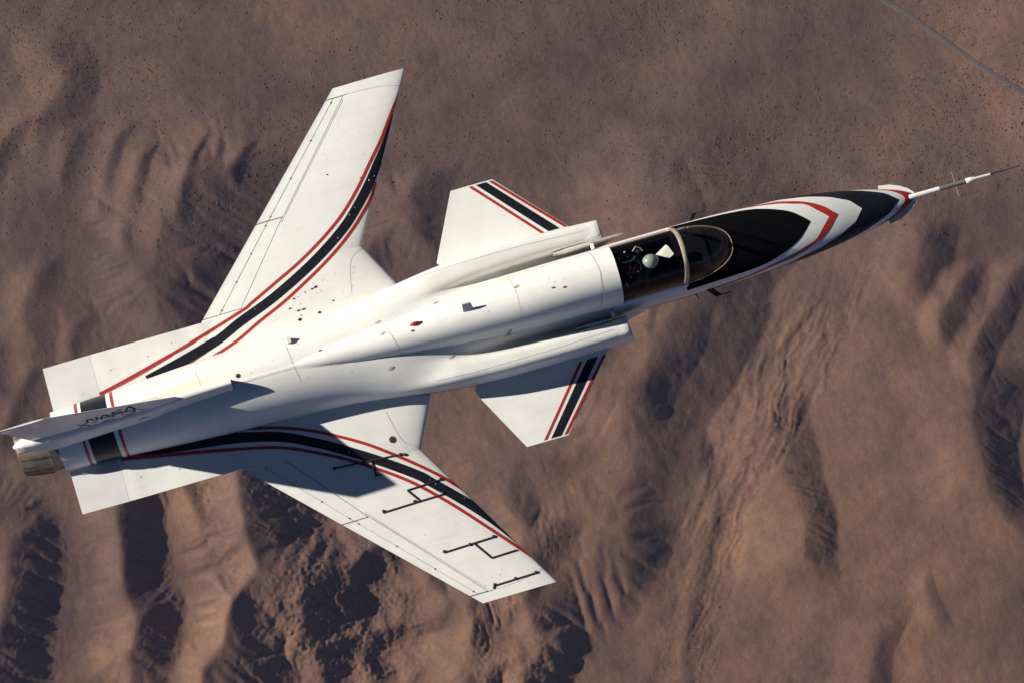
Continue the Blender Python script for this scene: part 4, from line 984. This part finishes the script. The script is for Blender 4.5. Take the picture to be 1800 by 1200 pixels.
# thin blue haze in the air under and around the aircraft
hb = MB(); hb.box(-26000, 26000, -26000, 26000, -2420, 110, 'white')
hz_o = hb.build('haze', None, 0); tag(hz_o, kind='stuff')
hm = bpy.data.materials.new('haze_air'); hm.use_nodes = True; ht = hm.node_tree; ht.nodes.clear()
ho = ht.nodes.new('ShaderNodeOutputMaterial'); hv = ht.nodes.new('ShaderNodeVolumePrincipled')
hv.inputs['Color'].default_value = (.50, .55, .95, 1); hv.inputs['Density'].default_value = 2.4e-5; hv.inputs['Anisotropy'].default_value = .1
ht.links.new(hv.outputs[0], ho.inputs['Volume']); hz_o.data.materials.clear(); hz_o.data.materials.append(hm)

# desert road, draped a little above the ground
RP = [(380, 585), (449, 507), (472, 481), (489, 462), (507, 438), (527, 412), (548, 389), (579, 353), (640, 285)]
rp = np.array(RP, float); dl = np.r_[0, np.cumsum(np.hypot(*np.diff(rp, axis=0).T))]; tl = np.arange(0, dl[-1], 2.0)
rx_, ry_ = np.interp(tl, dl, rp[:, 0]), np.interp(tl, dl, rp[:, 1])
ker = np.ones(15) / 15; rx_ = np.convolve(np.pad(rx_, 7, 'edge'), ker, 'valid'); ry_ = np.convolve(np.pad(ry_, 7, 'edge'), ker, 'valid')
tx, ty = np.gradient(rx_), np.gradient(ry_); ln = np.hypot(tx, ty); px, py = -ty / ln, tx / ln
hc = ground_h(rx_, ry_); hc = np.convolve(np.pad(hc, 7, 'edge'), ker, 'valid'); rw = MB(); P = []
for k in range(len(tl)): P.append([(rx_[k] + px[k] * o, ry_[k] + py[k] * o, hc[k] + GZ + dz) for o, dz in ((-2.3, -.6), (-1.4, .38), (-.5, .42), (.5, .42), (1.4, .38), (2.3, -.6))])
rw.grid(P, 'road'); tag(rw.build('road', None, 40), kind='structure')

# ------------------------------------------------------------------ desert shrubs
M['shrub'] = mat('shrub_leaves', (.078, .056, .043), .95, noise=(.8, (.105, .072, .052), .35, .65), spec=.1)
rg = np.random.default_rng(12)
NP = 420000; sxp = rg.uniform(-300, 640, NP); syp = rg.uniform(-40, 700, NP)
dn = .5 + .6 * fbm(sxp, syp, 70, 81, 4) + .3 * fbm(sxp, syp, 16, 85, 3)
north = sst((syp + .26 * sxp - 395) / 120)
keep = rg.uniform(0, 1, NP) < (.006 + .62 * north) * np.clip(dn, 0, 1.2)**1.5
sxp, syp = sxp[keep], syp[keep]; shz = ground_h(sxp, syp); size = np.clip(rg.lognormal(-1.12, .36, len(sxp)), .16, .78)
order = np.argsort(-size)[:]; sxp, syp, shz, size = sxp[order], syp[order], shz[order], size[order]
# ones in view come first
def inview(x, y):
    C = Vector((-2.91, -7.589, 48.189)); mw = co.matrix_world.to_3x3().transposed()
    q = mw @ (Vector((x, y, GZ)) - C); u = 5600 * q.x / -q.z; v_ = 5600 * q.y / -q.z; return abs(u) < 880 and abs(v_) < 580
def shrub_shape(seed):
    r_ = random.Random(seed); V, Fs = [], []
    for i in range(3):
        z = (.05, .45, .80)[i]; rad = (.75, 1.0, .62)[i]
        for j in range(7):
            a = 2 * math.pi * (j + .5 * (i % 2)) / 7; q = rad * r_.uniform(.72, 1.18); V.append((q * math.cos(a), q * math.sin(a), z * .72 * r_.uniform(.85, 1.2)))
    V.append((r_.uniform(-.1, .1), r_.uniform(-.1, .1), .74)); V.append((0, 0, -.4))
    for i in range(2):
        for j in range(7): Fs.append((i * 7 + j, i * 7 + (j + 1) % 7, (i + 1) * 7 + (j + 1) % 7, (i + 1) * 7 + j))
    for j in range(7): Fs.append((14 + j, 14 + (j + 1) % 7, 21)); Fs.append((j, 22, (j + 1) % 7))
    return V, Fs
shapes = [shrub_shape(k) for k in range(6)]; sm = []
for V, Fs in shapes:
    q = bpy.data.meshes.new('desert_shrub'); q.from_pydata(V, [], Fs); q.materials.append(M['shrub']); sm.append(q)
big = []
for k in range(len(sxp)):
    if len(big) >= 300: break
    if inview(sxp[k], syp[k]): big.append(k)
bs = set(big); rr = random.Random(2)
for k in big:
    o = bpy.data.objects.new('desert_shrub', sm[k % 6]); COL.objects.link(o); s_ = float(size[k]) * 1.0
    o.location = (float(sxp[k]), float(syp[k]), float(shz[k]) + GZ - .1); o.rotation_euler = (0, 0, rr.uniform(0, 6.28)); o.scale = (s_, s_ * rr.uniform(.8, 1.15), s_ * rr.uniform(.9, 1.25))
    tag(o, 'small dark desert bush growing on the brown plain among many alike', 'shrub', 'large bushes scattered over the desert plain')
Vl, Fl, off = [], [], 0
ids = np.array([k for k in range(len(sxp)) if k not in bs])
for q_ in range(6):
    V, Fs = shapes[q_]; V = np.array(V); Fs = [f_ if len(f_) == 4 else (*f_, f_[-1]) for f_ in Fs]
    F4 = [f_ for f_ in Fs if len(set(f_)) == 4]; F3 = [f_[:3] for f_ in Fs if len(set(f_)) == 3]
    kk = ids[ids % 6 == q_]; a = rg.uniform(0, 6.28, len(kk)); c_, s2 = np.cos(a)[:, None], np.sin(a)[:, None]; s_ = size[kk][:, None]; hz = rg.uniform(.85, 1.25, (len(kk), 1))
    P_ = np.stack([sxp[kk][:, None] + s_ * (V[:, 0] * c_ - V[:, 1] * s2), syp[kk][:, None] + s_ * (V[:, 0] * s2 + V[:, 1] * c_), shz[kk][:, None] + GZ - .1 + s_ * hz * V[:, 2]], -1)
    base = (np.arange(len(kk)) * len(V))[:, None, None] + off
    T4 = np.array(F4)[None] + base; T3 = np.array(F3)[None] + base
    Vl.append(P_.reshape(-1, 3)); Fl += [np.concatenate([T4[:, :, [0, 1, 2]].reshape(-1, 3), T4[:, :, [0, 2, 3]].reshape(-1, 3), T3.reshape(-1, 3)])]; off += len(kk) * len(V)
Vl = np.concatenate(Vl).astype(np.float32); Fl = np.concatenate(Fl).astype(np.int32)
q = bpy.data.meshes.new('scrub'); q.vertices.add(len(Vl)); q.vertices.foreach_set('co', Vl.ravel()); q.loops.add(Fl.size); q.loops.foreach_set('vertex_index', Fl.ravel())
q.polygons.add(len(Fl)); q.polygons.foreach_set('loop_start', np.arange(len(Fl), dtype=np.int32) * 3); q.polygons.foreach_set('loop_total', np.full(len(Fl), 3, np.int32)); q.update(); q.materials.append(M['shrub'])
o = bpy.data.objects.new('scrub', q); COL.objects.link(o); tag(o, 'thin scatter of low dark scrub over the desert plain', 'scrub', kind='stuff')
print('shrubs', len(sxp), 'ground verts', len(co_))
